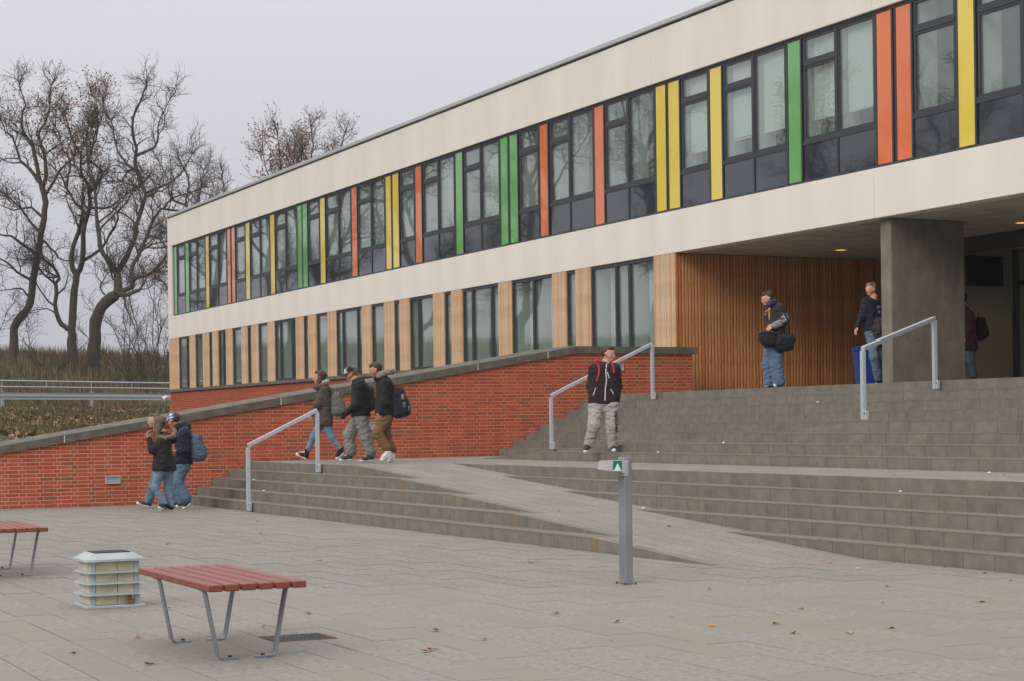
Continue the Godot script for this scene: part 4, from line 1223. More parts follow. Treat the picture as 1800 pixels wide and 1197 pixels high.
func make_retaining_wall() -> void:
	var r := RandomNumberGenerator.new()
	r.seed = 31
	var wl := thing("brick_wall", "red brick retaining wall with sloping dark stone coping beside the steps", "wall")
	var g := Geo.new()
	g.col = Color(1, 1, 1)
	# core, its face standing back from the bricks
	var zf := WALL_Z - 0.004
	var zr := WALL_Z - 0.40
	for q in [[-9.0, 17.35], [17.35, 20.05]]:
		var a := Vector3(q[0], -0.1, zf)
		var c := Vector3(q[1], -0.1, zf)
		var ta: float = maxf(cope_y(q[0]) - 0.125, 0.05)
		var tc := cope_y(q[1]) - 0.125
		if q[0] < 0.0:
			# the wall runs out level at the left
			ta = 0.05
			g.quad(Vector3(-9, -0.1, zf), Vector3(0.2, -0.1, zf), Vector3(0.2, 0.05, zf), Vector3(-9, 0.05, zf), Vector3.BACK)
			a.x = 0.2
		g.quad(a, c, Vector3(c.x, tc, zf), Vector3(a.x, ta, zf), Vector3.BACK)
		g.quad(Vector3(a.x, -0.1, zr), Vector3(c.x, -0.1, zr), Vector3(c.x, tc, zr), Vector3(a.x, ta, zr), Vector3.FORWARD)
		g.quad(Vector3(a.x, ta, zf), Vector3(c.x, tc, zf), Vector3(c.x, tc, zr), Vector3(a.x, ta, zr), Vector3.UP)
	g.quad(Vector3(20.045, 0.0, zf), Vector3(20.045, 0.0, zr), Vector3(20.045, 2.745, zr), Vector3(20.045, 2.745, zf), Vector3.RIGHT)
	part("mortar_bed", g, mats["mortar"], wl)
	var tones := [Color(0.40, 0.095, 0.042), Color(0.44, 0.112, 0.050), Color(0.36, 0.080, 0.038), Color(0.40, 0.105, 0.048), Color(0.33, 0.080, 0.042), Color(0.24, 0.105, 0.062)]
	var shared := {}
	var rest := Geo.new()
	var count := 0
	var x_from := -4.0
	var row := 0
	var y := 0.004
	var all := []
	while y < 2.80:
		var x := x_from + 0.18 * (row % 2)
		var k := 2 * (row % 2)
		while x < 20.04:
			var l := 0.228 if k % 3 < 2 else 0.108
			if x + l > 20.05:
				l = 20.05 - x
			var mid := x + l * 0.5
			var top := cope_y(mid) - 0.125
			if l > 0.03 and y < top + 0.03 and y + 0.055 > steps_y(x) - 0.02:
				var tone := r.randi() % 5
				if r.randf() < 0.05:
					tone = 5
				all.append([x, y, l, tone, r.randf_range(-0.002, 0.0025)])
			x += l + 0.012
			k += 1
		y += 0.0667
		row += 1
	for q in all:
		var at := Vector3(q[0] + q[2] * 0.5, q[1] + 0.0273, WALL_Z + q[4])
		# the bricks nearest to the eye stand on their own
		if q[0] > 5.6 and q[0] < 9.6 and count < 300:
			count += 1
			var key := "%d %.3f" % [q[3], q[2]]
			if not shared.has(key):
				var s := Geo.new()
				s.box(Vector3(0, 0, -0.03), Vector3(q[2], 0.0535, 0.06), 0.003)
				shared[key] = s.mesh(mats["brick%d" % q[3]])
			piece("brick", shared[key], wl, at)
		else:
			rest.col = tones[q[3]]
			rest.box(at + Vector3(0, 0, -0.03), Vector3(q[2], 0.0535, 0.06))
	note(part("brickwork", rest, mats["brick"], wl), "the further bricks of the wall", "", "", "stuff")
	# end face towards the slats
	# coping stones, bevelled towards the front
	var joints := [-0.8, 3.17, 7.157, 11.143, 15.155, 16.69, 17.35, 20.16]
	for i in joints.size() - 1:
		var x0: float = joints[i] + 0.004
		var x1: float = joints[i + 1] - 0.004
		var tilt := 0.055 if x1 < 17.0 else (0.03 if x1 < 17.4 else 0.004)
		g = Geo.new()
		var f0 := WALL_Z + 0.05
		var b0 := WALL_Z - 0.44
		var ya := cope_y(x0) - 0.005
		var yb := cope_y(x1) - 0.005
		var p := [Vector3(x0, ya - 0.125, f0), Vector3(x1, yb - 0.125, f0), Vector3(x1, yb, f0), Vector3(x0, ya, f0), Vector3(x0, ya + tilt, b0), Vector3(x1, yb + tilt, b0), Vector3(x1, yb - 0.125, b0), Vector3(x0, ya - 0.125, b0)]
		var up := Vector3(-0.159 if x1 < 17.4 else 0.0, 1, tilt / 0.49).normalized()
		g.quad(p[0], p[1], p[2], p[3], Vector3.BACK)
		g.quad(p[3], p[2], p[5], p[4], up)
		g.quad(p[4], p[5], p[6], p[7], Vector3.FORWARD)
		g.quad(p[0], p[1], p[6], p[7], -up)
		g.quad(p[0], p[3], p[4], p[7], Vector3.LEFT)
		g.quad(p[1], p[2], p[5], p[6], Vector3.RIGHT)
		var stone := part("coping_stone", g, mats["coping"], wl)
		# pale weathered cap bedded on the stone
		g = Geo.new()
		var lift := up * 0.012
		var inn := Vector3(0, 0, -0.004)
		g.quad(p[3] + lift + inn, p[2] + lift + inn, p[5] + lift, p[4] + lift, up)
		g.quad(p[3] + up * 0.001 + inn, p[2] + up * 0.001 + inn, p[2] + lift + inn, p[3] + lift + inn, Vector3.BACK)
		part("weathered_cap", g, mats["coping_top"], stone)
		if i > 1 and i < 6:
			g = Geo.new()
			g.slab(Vector3(joints[i] - 0.006, cope_y(joints[i]) - 0.131, f0 - 0.05), Vector3(joints[i] + 0.006, cope_y(joints[i]) - 0.003, f0 + 0.001))
			part("joint_sealant", g, mats["white_paint"], wl)
	# small lamps set in the wall
	var spots := [[8.01, 0.456, "small rectangular wall lamp low in the brick wall beside the walking trio"], [13.03, 1.35, "small rectangular wall lamp in the brick wall behind the boy in ochre trousers"], [18.28, 2.465, "small rectangular wall lamp under the level coping at the head of the steps"]]
	for s in spots:
		var t := thing("wall_lamp", s[2], "lamp", Vector3(s[0], s[1], WALL_Z + 0.004), 0.0, "lamps set in the brick wall")
		g = Geo.new()
		for q in [[0, 0.062, 0.27, 0.016], [0, -0.062, 0.27, 0.016], [-0.127, 0, 0.016, 0.108], [0.127, 0, 0.016, 0.108]]:
			g.box(Vector3(q[0], q[1], 0.012), Vector3(q[2], q[3], 0.03), 0.003)
		part("frame", g, mats["head_grey"], t)
		g = Geo.new()
		g.box(Vector3(0, 0, 0.002), Vector3(0.238, 0.108, 0.012), 0.002)
		part("diffuser", g, mats["lid_paint"], t)

# ------------------------------------------------------------------ trees
func crook(r: RandomNumberGenerator, a: Vector3, dir: Vector3, length: float, segs: int, bend: float, lift: float) -> PackedVector3Array:
	var p := PackedVector3Array([a])
	var d := dir.normalized()
	for i in segs:
		d = (d + Vector3(r.randfn(), r.randfn(), r.randfn()) * bend + Vector3(0, lift, 0)).normalized()
		p.append(p[i] + d * (length / segs))
	return p

func limb_children(g: Geo, twigs: Geo, r: RandomNumberGenerator, p: PackedVector3Array, r0: float, r1: float, level: int, tips: PackedVector3Array, dens: float) -> void:
	# side branches along p, crooked as on an old oak
	var total := 0.0
	for i in p.size() - 1:
		total += p[i].distance_to(p[i + 1])
	var gap: float = [0.45, 0.22, 0.17, 0.10][level] / dens
	var run: float = total * ([0.30, 0.15, 0.12, 0.1][level])
	var done := 0.0
	var seg := 0
	while run < total:
		while seg < p.size() - 2 and done + p[seg].distance_to(p[seg + 1]) < run:
			done += p[seg].distance_to(p[seg + 1])
			seg += 1
		var ax := (p[seg + 1] - p[seg]).normalized()
		var f: float = run / total
		var at := p[seg] + ax * minf(run - done, p[seg].distance_to(p[seg + 1]))
		var rad := lerpf(r0, r1, f)
		var side := ax.cross(Vector3(r.randfn(), r.randfn(), r.randfn())).normalized()
		var dir := (ax * r.randf_range(0.3, 0.9) + side + Vector3(0, 0.35, 0)).normalized()
		run += gap * r.randf_range(0.6, 1.4)
		if level == 0:
			var l := clampf(rad * 24.0, 1.2, 3.0) * r.randf_range(0.6, 1.2)
			var q := crook(r, at, dir, l, 7, 0.27, 0.06)
			var rr := clampf(rad * 0.5, 0.02, 0.06)
			g.tube(q, rads(q.size(), rr, 0.014), 5, false)
			limb_children(g, twigs, r, q, rr, 0.014, 1, tips, dens)
		elif level == 1:
			var l := r.randf_range(0.4, 1.05)
			var q := crook(r, at, dir, l, 4, 0.20, 0.06)
			twigs.tube(q, rads(q.size(), 0.0135, 0.0075), 3, false)
			limb_children(g, twigs, r, q, 0.0125, 0.006, 2, tips, dens)
		elif level == 2:
			var l := r.randf_range(0.25, 0.7)
			var q := crook(r, at, dir, l, 2, 0.18, 0.06)
			twigs.tube(q, rads(q.size(), 0.0080, 0.005), 3, false)
			tips.append(q[q.size() - 1])

func wiggle(r: RandomNumberGenerator, p: Array, amp: float) -> PackedVector3Array:
	# rounds a traced limb and gives it small crooks
	var out := PackedVector3Array()
	for i in p.size() - 1:
		var a: Vector3 = p[maxi(i - 1, 0)]
		var b: Vector3 = p[i]
		var c: Vector3 = p[i + 1]
		var d: Vector3 = p[mini(i + 2, p.size() - 1)]
		var cnt := maxi(int(b.distance_to(c) / 0.4), 2)
		for k in cnt:
			var o := b.cubic_interpolate(c, a, d, float(k) / cnt)
			if i + k > 0:
				o += Vector3(r.randfn(), r.randfn() * 0.5, r.randfn()) * amp
			out.append(o)
	out.append(p[p.size() - 1])
	return out

func oak(spec: Dictionary, seed_at: int, label: String, leafy: Vector3, leaf_n: int) -> Node3D:
	var r := RandomNumberGenerator.new()
	r.seed = seed_at
	var t := thing("oak_tree", label, "tree", spec["at"], TURN, "oaks on the slope behind the road rail")
	var trunk := Geo.new()
	var crown := Geo.new()
	var twigs := Geo.new()
	var tips := PackedVector3Array()
	var first := true
	for l in spec["limbs"]:
		var p := wiggle(r, l[0], 0.02 if first else 0.035)
		var rr := PackedFloat32Array()
		for i in p.size():
			var f := float(i) / (p.size() - 1)
			var w := lerpf(l[1], l[2], pow(f, 0.8)) * r.randf_range(0.93, 1.08)
			if first and i < 4:
				w *= 1.0 + 0.22 * (4 - i) / 4.0
			rr.append(w)
		if first:
			p[0].y -= 0.6
			trunk.tube(p, rr, 12)
		else:
			crown.tube(p, rr, 8)
			limb_children(crown, twigs, r, p, l[1], l[2], 0, tips, 1.0)
			# the limb frays out into boughs at its end
			var last := p.size() - 1
			for i in 4:
				var d := (p[last] - p[last - 1]).normalized() + Vector3(r.randfn(), r.randfn() * 0.6 + 0.3, r.randfn()) * 0.5
				var q := crook(r, p[last], d, r.randf_range(0.7, 1.5), 5, 0.32, 0.05)
				crown.tube(q, rads(q.size(), minf(l[2], 0.035), 0.012), 5, false)
				limb_children(crown, twigs, r, q, 0.03, 0.012, 1, tips, 1.0)
		first = false
	part("trunk", trunk, mats["bark"], t)
	var cr := part("crown", crown, mats["bark"], t)
	note(part("twigs", twigs, mats["bark"], cr), "", "", "", "stuff")
	if leaf_n > 0:
		var lv := Geo.new()
		for i in leaf_n:
			var o := tips[r.randi() % tips.size()]
			var pull := r.randf()
			if o.distance_to(leafy) > 1.0 + pull * pull * 5.0:
				continue
			leaf_at(lv, r, o)
		note(part("withered_leaves", lv, mats["dead_leaf"], cr), "", "", "", "stuff")
	return t

func leaf_at(lv: Geo, r: RandomNumberGenerator, o: Vector3) -> void:
	var q := Basis.from_euler(Vector3(r.randf_range(-1.4, 1.4), r.randf() * TAU, r.randf_range(-1.2, 1.2)))
	lv.col = [Color(0.34, 0.105, 0.035), Color(0.26, 0.09, 0.04), Color(0.22, 0.13, 0.05), Color(0.40, 0.15, 0.05)][r.randi() % 4]
	var w := r.randf_range(0.028, 0.046)
	var h := w * 1.8
	lv.quad(o + q * Vector3(0, 0, -w), o + q * Vector3(h, 0.01, -w * 0.4), o + q * Vector3(h, 0.01, w * 0.6), o + q * Vector3(0, 0, w), q * Vector3.UP)

func bush(label: String, at: Vector3, hgt: float, seed_at: int, stems: int) -> void:
	var r := RandomNumberGenerator.new()
	r.seed = seed_at
	var t := thing("bare_shrub", label, "shrub", at, 0.0, "bare shrubs among the oaks")
	var g := Geo.new()
	var tw := Geo.new()
	var tips := PackedVector3Array()
	for i in stems:
		var an := r.randf() * TAU
		var p := crook(r, Vector3(cos(an), -0.3, sin(an)) * 0.25, Vector3(cos(an) * 0.5, 1, sin(an) * 0.5), hgt * r.randf_range(0.7, 1.1), 8, 0.16, 0.08)
		g.tube(p, rads(p.size(), 0.035, 0.010), 5, false)
		limb_children(g, tw, r, p, 0.03, 0.01, 1, tips, 0.8)
	part("stems", g, mats["bark"], t)
	note(part("twigs", tw, mats["bark"], t), "", "", "", "stuff")

func make_trees() -> void:
	var t1 := oak(TREES["T1"], 101, "tall bare oak with a leaning bent trunk, furthest from the building", Vector3(1.3, 12.4, 0.0), 5000)
	var t2 := oak(TREES["T2"], 102, "bare oak forking low into two stems, rusty leaves at its top", Vector3(1.1, 12.4, 0.4), 14000)
	var t3 := oak(TREES["T3"], 103, "stout bare oak with thick leaning trunk and broken stub near the building", Vector3(5.6, 7.5, 0.0), 5000)
	fold.frequency = 0.1
	# the wood goes on behind the building and round the forecourt, where the windows mirror it
	var more := [
		[t2, Vector3(38.5, 0, -112.0), 1.5, 1.10, "bare oak whose crown shows above the roof edge of the building"],
		[t1, Vector3(42.5, 0, -116.0), 0.4, 1.08, "bare oak standing behind the building, low over the roof edge"],
		[t3, Vector3(37.5, 0, -121.0), 2.6, 1.0, "bare oak between the row on the slope and the roof edge"],
		[t1, Vector3(13.0, 0, -93.0), 2.1, 1.0, "bare oak beyond the end of the row, mirrored in the far windows"],
		[t3, Vector3(8.0, 0, -93.0), 3.4, 1.05, ""], [t2, Vector3(2.0, 0, -90.0), 0.6, 1.05, ""], [t1, Vector3(-3.0, 0, -88.0), 4.2, 1.0, ""],
		[t3, Vector3(-9.0, 0, -84.0), 5.0, 1.05, ""], [t2, Vector3(-14.0, 0, -77.0), 2.9, 1.05, ""], [t1, Vector3(-17.0, 0, -69.0), 1.2, 1.0, ""],
		[t3, Vector3(-19.0, 0, -60.0), 0.2, 0.95, ""], [t2, Vector3(-21.0, 0, -51.0), 4.6, 0.8, ""], [t2, Vector3(5.0, 0, -104.0), 5.5, 1.1, ""], [t1, Vector3(-8.0, 0, -98.0), 3.0, 1.1, ""]]
	for m in more:
		var o: Node3D = m[0].duplicate()
		o.name = numbered("oak_tree")
		add_child(o)
		var p: Vector3 = m[1]
		p.y = hill_y(p.x, p.z) - 0.3
		o.position = p
		o.rotation.y = m[2]
		o.scale = Vector3.ONE * m[3]
		o.set_meta("label", m[4] if m[4] != "" else "bare oak on the bank, seen only mirrored in the window glass")
		o.set_meta("group", "oaks behind the building" if m[4] != "" else "oaks mirrored in the windows")
	var spots := [[Vector3(14.6, 0, -95.0), 4.5, 5, "bare shrub between the leaning oak and the low-forked oak"], [Vector3(24.5, 0, -93.5), 5.5, 9, "wide bare shrub on the slope close by the building corner"], [Vector3(20.5, 0, -96.5), 3.2, 5, "low bare shrub right beside the stout oak"], [Vector3(12.6, 0, -93.0), 5.0, 6, "bare shrub with several thin stems at the foot of the leaning oak"], [Vector3(26.5, 0, -98.0), 7.0, 9, "tall bare shrub half hidden behind the building corner"], [Vector3(17.0, 0, -97.0), 3.6, 5, "bare shrub behind the low-forked oak"]]
	for i in spots.size():
		var p: Vector3 = spots[i][0]
		p.y = hill_y(p.x, p.z)
		bush(spots[i][3], p, spots[i][1], 300 + i, spots[i][2])

# ------------------------------------------------------------------ road rail
func make_guard_rail() -> void:
	var t := thing("guard_rail", "galvanised road guard rail with two thin pipes above the beam, on the bank", "guard rail")
	var base := func(s: float) -> Vector3:
		var p := RAIL_A + RAIL_E * s
		p.y = 2.25
		return p
	var g: Geo
	var s := -14.66
	while s < 16.0:
		g = Geo.new()
		var p: Vector3 = base.call(s)
		g.box(p + Vector3(0, 0.26, 0) + RAIL_N * 0.02, Vector3(0.12, 0.92, 0.10), 0.004, Basis(Vector3.UP, atan2(RAIL_N.x, RAIL_N.z)))
		part("post", g, mats["galvanised"], t)
		g = Geo.new()
		g.tube(pts([p + Vector3(0, 0.7, 0), p + Vector3(0, 1.17, 0)]), rads(2, 0.022, 0.022), 6)
		part("upright", g, mats["galvanised"], t)
		g = Geo.new()
		p = base.call(s + 2.4)
		g.tube(pts([p + Vector3(0, 0.90, 0), p + Vector3(0, 1.17, 0)]), rads(2, 0.018, 0.018), 6)
		part("upright", g, mats["galvanised"], t)
		s += 4.91
	# the beam: a W-shaped sheet
	var a: Vector3 = base.call(-20.0)
	var e: Vector3 = base.call(16.0)
	var prof := [[0.0, 0.40], [0.045, 0.43], [0.045, 0.49], [0.0, 0.525], [0.0, 0.565], [0.045, 0.60], [0.045, 0.66], [0.0, 0.70]]
	g = Geo.new()
	for i in prof.size() - 1:
		var o0: Vector3 = RAIL_N * (0.09 - prof[i][0]) + Vector3(0, prof[i][1], 0)
		var o1: Vector3 = RAIL_N * (0.09 - prof[i + 1][0]) + Vector3(0, prof[i + 1][1], 0)
		var nn := (o1 - o0).cross(RAIL_E).normalized()
		if nn.dot(RAIL_N) < 0.0:
			nn = -nn
		g.quad(a + o0, e + o0, e + o1, a + o1, nn)
		g.quad(a + o0 - nn * 0.006, e + o0 - nn * 0.006, e + o1 - nn * 0.006, a + o1 - nn * 0.006, -nn)
	part("beam", g, mats["galvanised"], t)
	for y in [0.92, 1.17]:
		g = Geo.new()
		g.tube(pts([a + Vector3(0, y, 0), e + Vector3(0, y, 0)]), rads(2, 0.032, 0.032), 8)
		part("pipe", g, mats["galvanised"], t)

# ------------------------------------------------------------------ handrails on the steps
func make_handrails() -> void:
	# foot of each post, then the height of the rail over it
	var list := [
		["square galvanised handrail on the low flight beside the brick wall", Vector3(9.19, 0.0, -28.42), 1.06, Vector3(10.37, RISE * 4, -28.42), 1.03],
		["square galvanised handrail on the upper flight behind the boy with red straps", Vector3(15.53, RISE * 5.85, -30.1), 1.0, Vector3(17.63, RISE * 12, -30.0), 1.06],
		["square galvanised handrail on the upper flight in front of the concrete pillar", Vector3(15.53, RISE * 9.0, -20.72), 1.0, Vector3(17.63, RISE * 12, -21.78), 1.05]]
	for h in list:
		var a: Vector3 = h[1]
		var b: Vector3 = h[3]
		var t := thing("handrail", h[0], "handrail", a, 0.0, "handrails on the steps")
		var ta := Vector3(0, h[2], 0)
		var tb: Vector3 = b - a + Vector3(0, h[4], 0)
		var g := Geo.new()
		g.slab(Vector3(-0.03, 0.02, -0.03), Vector3(0.03, h[2] - 0.03, 0.03), 0.004)
		part("post", g, mats["galvanised"], t)
		g = Geo.new()
		g.slab(b - a + Vector3(-0.03, 0.02, -0.03), tb + Vector3(0.03, -0.03, 0.03), 0.004)
		part("post", g, mats["galvanised"], t)
		g = Geo.new()
		g.bar(ta, tb, 0.06, 0.06, Vector3.UP, 0.004)
		part("rail", g, mats["galvanised"], t)
		for o in [Vector3.ZERO, b - a]:
			g = Geo.new()
			g.box(o + Vector3(0.005, 0.085, 0.055), Vector3(0.05, 0.13, 0.05), 0.004)
			var br := part("foot_bracket", g, mats["galvanised"], t)
			g = Geo.new()
			g.tube(pts([o + Vector3(-0.02, 0.11, 0.055), o + Vector3(-0.03, 0.11, 0.055)]), rads(2, 0.011, 0.011), 6)
			part("bolt", g, mats["iron"], br)

# ------------------------------------------------------------------ benches, lamp post, vent box, grate, bin
func make_furniture() -> void:
	var g: Geo
	# bench: six red planks on four flat steel legs
	var bench := thing("bench", "red slatted backless bench on splayed steel legs, beside the grey vent box", "bench", Vector3(3.34, 0, -10.95), 0.0, "red benches")
	for i in 6:
		g = Geo.new()
		g.box(Vector3(-0.252 + i * 0.1008, 0.437, 0), Vector3(0.080, 0.040, 1.56), 0.005)
		part("plank", g, mats["bench_red"], bench)
	for z in [-0.44, 0.54]:
		g = Geo.new()
		g.box(Vector3(0, 0.413, z), Vector3(0.56, 0.008, 0.06))
		part("crossbar", g, mats["leg_metal"], bench)
		for s in [-1.0, 1.0]:
			g = Geo.new()
			var p := [Vector3(0.255 * s, 0.409, z), Vector3(0.245 * s, 0.395, z), Vector3(0.175 * s, 0.03, z), Vector3(0.155 * s, 0.007, z), Vector3(0.055 * s, 0.006, z)]
			for k in p.size() - 1:
				g.bar(p[k], p[k + 1], 0.062, 0.012, Vector3.RIGHT if k < 3 else Vector3.UP, 0.002)
			var lg := part("leg", g, mats["leg_metal"], bench)
			g = Geo.new()
			g.tube(pts([Vector3(0.10 * s, 0.01, z), Vector3(0.10 * s, 0.024, z)]), rads(2, 0.012, 0.012), 6)
			part("bolt", g, mats["iron"], lg)
	for i in 5:
		g = Geo.new()
		g.tube(pts([Vector3(-0.2016 + i * 0.1008, 0.43, 0.70), Vector3(-0.2016 + i * 0.1008, 0.43, 0.72)]), rads(2, 0.009, 0.009), 6)
		part("spacer", g, mats["leg_metal"], bench)
	var two: Node3D = bench.duplicate()
	two.name = numbered("bench")
	add_child(two)
	two.position = Vector3(3.33, 0, -17.92)
	two.set_meta("label", "red slatted backless bench further off towards the brick wall")

	# low square vent box with four fins and a lid
	var box := thing("vent_box", "low square vent box with pale grey metal fins and cream panels", "vent box", Vector3(3.43, 0, -14.07))
	g = Geo.new()
	g.slab(Vector3(-0.227, 0.0, -0.217), Vector3(0.227, 0.022, 0.217), 0.004)
	part("base_plate", g, mats["lid_paint"], box)
	g = Geo.new()
	g.slab(Vector3(-0.165, 0.022, -0.155), Vector3(0.165, 0.36, 0.155))
	part("core", g, mats["iron"], box)
	for k in 4:
		var y0 := 0.024 + k * 0.0835
		var y1 := y0 + 0.072
		for f in [-1.0, 1.0]:
			g = Geo.new()
			g.slab(Vector3(-0.145, y0, f * 0.156), Vector3(0.018, y1, f * 0.176), 0.002)
			part("panel", g, mats["cream_panel"], box)
			g = Geo.new()
			g.slab(Vector3(0.022, y0, f * 0.156), Vector3(0.145, y1, f * 0.176), 0.002)
			part("panel", g, mats["cream_panel"], box)
			g = Geo.new()
			g.slab(Vector3(f * 0.166, y0, -0.135), Vector3(f * 0.186, y1, 0.135), 0.002)
			part("panel", g, mats["cream_panel"], box)
	for sx in [-1.0, 1.0]:
		for sz in [-1.0, 1.0]:
			g = Geo.new()
			g.box(Vector3(sx * 0.168, 0.19, sz * 0.158), Vector3(0.042, 0.34, 0.042), 0.003)
			part("corner_post", g, mats["lid_paint"], box)
	for k in 3:
		g = Geo.new()
		frustum(g, 0.098 + k * 0.0835, 0.112 + k * 0.0835, Vector2(0.228, 0.218), Vector2(0.19, 0.18))
		part("fin", g, mats["lid_paint"], box)
	g = Geo.new()
	frustum(g, 0.352, 0.368, Vector2(0.232, 0.222), Vector2(0.232, 0.222))
	frustum(g, 0.3685, 0.412, Vector2(0.222, 0.212), Vector2(0.155, 0.145))
	var lid := part("lid", g, mats["lid_paint"], box)
	g = Geo.new()
	frustum(g, 0.412, 0.418, Vector2(0.135, 0.125), Vector2(0.135, 0.125))
	note(part("opening", g, mats["black"], lid), "black opening in the lid")

	# path light with an emergency sign
	var lp := thing("path_light", "low grey path light post with a curved head and green emergency sign", "path light", Vector3(7.63, 0, -13.46))
	g = Geo.new()
	g.slab(Vector3(-0.036, 0.0, -0.058), Vector3(0.036, 1.06, 0.058), 0.006)
	part("post", g, mats["post_grey"], lp)
	g = Geo.new()
	for q in [[-0.05, -0.07], [0.05, -0.07], [-0.05, 0.07], [0.05, 0.07]]:
		g.tube(pts([Vector3(q[0], 0.0, q[1]), Vector3(q[0], 0.018, q[1])]), rads(2, 0.009, 0.009), 6)
	part("anchor_bolts", g, mats["rust"], lp)
	# the head: an oval shade that bulges out from the post, its underside cut slanting
	g = Geo.new()
	var cnt := 20
	var prev := []
	for i in cnt + 1:
		var an := lerpf(-PI * 0.5, PI * 0.5, float(i) / cnt)
		var cx := -0.035 - 0.225 * cos(an)
		var cz := 0.075 * sin(an)
		var low := 0.93 + 0.035 * cos(an)
		var nn := Vector3(-cos(an) * 0.075, 0, sin(an) * 0.225).normalized()
		var cur := [Vector3(cx, low, cz), Vector3(cx + 0.02 * cos(an), 1.035, cz * 0.96), nn]
		if i > 0:
			g.quad(prev[0], cur[0], cur[1], prev[1], (prev[2] + nn).normalized())
			g.tri(prev[1], cur[1], Vector3(-0.05, 1.036, 0), Vector3.UP)
			g.tri(prev[0], cur[0], Vector3(-0.05, 0.93, 0), Vector3.DOWN)
		prev = cur
	g.slab(Vector3(-0.045, 0.905, -0.062), Vector3(0.0, 1.035, 0.062), 0.004)
	var head := part("lamp_head", g, mats["head_grey"], lp)
	# the sign wraps the near flank of the head
	g = Geo.new()
	var tri := Geo.new()
	var a0 := 1.02
	var a1 := 1.42
	var flank := func(an: float, y: float, out: float) -> Vector3:
		return Vector3(-0.035 - (0.225 + out) * cos(an) + 0.02 * cos(an) * (y - 0.93) / 0.105, y, (0.075 + out) * sin(an) * (1.0 - 0.04 * (y - 0.93) / 0.105))
	for i in 6:
		var u := lerpf(a0, a1, i / 6.0)
		var w := lerpf(a0, a1, (i + 1) / 6.0)
		g.quad(flank.call(u, 0.938, 0.002), flank.call(w, 0.938, 0.002), flank.call(w, 1.033, 0.002), flank.call(u, 1.033, 0.002), Vector3(-0.2, 0, 1).normalized())
		var f0 := i / 6.0
		var f1 := (i + 1) / 6.0
		var h0 := 0.948 + 0.068 * (1.0 - absf(f0 - 0.5) * 2.4)
		var h1 := 0.948 + 0.068 * (1.0 - absf(f1 - 0.5) * 2.4)
		if h0 > 0.949 or h1 > 0.949:
			tri.quad(flank.call(u, 0.948, 0.004), flank.call(w, 0.948, 0.004), flank.call(w, maxf(h1, 0.9482), 0.004), flank.call(u, maxf(h0, 0.9482), 0.004), Vector3(-0.2, 0, 1).normalized())
	var sg := part("sign", g, mats["sign_green"], head)
	part("arrow", tri, mats["white_paint"], lp)

	# drain grate in the paving
	var gr := thing("drain_grate", "rusty rectangular drain grate set in the paving behind the bench", "drain grate", Vector3(3.95, -0.004, -11.23))
	g = Geo.new()
	for q in [[0, -0.165, 0.41, 0.02], [0, 0.165, 0.41, 0.02], [-0.195, 0, 0.02, 0.31], [0.195, 0, 0.02, 0.31]]:
		g.box(Vector3(q[0], 0.002, q[1]), Vector3(q[2], 0.012, q[3]), 0.002)
	part("frame", g, mats["rust"], gr)
	g = Geo.new()
	g.box(Vector3(0, -0.001, 0), Vector3(0.37, 0.004, 0.31))
	part("pit", g, mats["black"], gr)
	for i in 13:
		g = Geo.new()
		g.box(Vector3(-0.174 + i * 0.029, 0.005, 0), Vector3(0.013, 0.008, 0.31), 0.002)
		part("bar", g, mats["iron"], gr)
	for z in [-0.08, 0.0, 0.08]:
		g = Geo.new()
		g.box(Vector3(0, 0.0045, z), Vector3(0.37, 0.006, 0.012))
		part("bar", g, mats["iron"], gr)

	# blue bin by the slats
	var bn := thing("waste_bin", "blue plastic wheeled bin standing by the cedar slats", "bin", Vector3(21.1, RISE * 13, -28.05), TURN)
	g = Geo.new()
	frustum(g, 0.02, 0.72, Vector2(0.17, 0.19), Vector2(0.215, 0.24))
	part("body", g, mats["bin_blue"], bn)
	g = Geo.new()
	g.box(Vector3(0, 0.735, 0), Vector3(0.47, 0.05, 0.53), 0.015)
	g.box(Vector3(0, 0.775, -0.01), Vector3(0.44, 0.04, 0.48), 0.02)
	part("lid", g, mats["bin_blue"], bn)
	for s in [-1.0, 1.0]:
		g = Geo.new()
		g.tube(pts([Vector3(0.17 * s, 0.08, -0.2), Vector3(0.21 * s, 0.08, -0.2)]), rads(2, 0.08, 0.08), 14)
		part("wheel", g, mats["black"], bn)
	# socket on the end of the brick wall
	var so := thing("outdoor_socket", "small white socket box on the slats at the end of the brick wall", "socket", Vector3(20.3, 2.30, -33.35))
	g = Geo.new()
	g.box(Vector3.ZERO, Vector3(0.05, 0.08, 0.06), 0.006)
	part("housing", g, mats["white_paint"], so)
	g = Geo.new()
	g.box(Vector3(0, -0.01, 0.031), Vector3(0.04, 0.045, 0.006), 0.002)
	part("flap", g, mats["lid_paint"], so)
	var cm := thing("wall_floodlight", "small white lamp fixed to the far lower corner of the building", "lamp", Vector3(FACADE - 0.1, 2.62, -72.45))
	g = Geo.new()
	g.box(Vector3(0.05, 0, 0), Vector3(0.1, 0.1, 0.1), 0.01)
	part("bracket", g, mats["white_paint"], cm)
	g = Geo.new()
	g.tube(pts([Vector3(0, 0.02, 0), Vector3(-0.16, -0.1, 0.0)]), PackedFloat32Array([0.06, 0.12]), 12)
	part("shade", g, mats["white_paint"], cm)

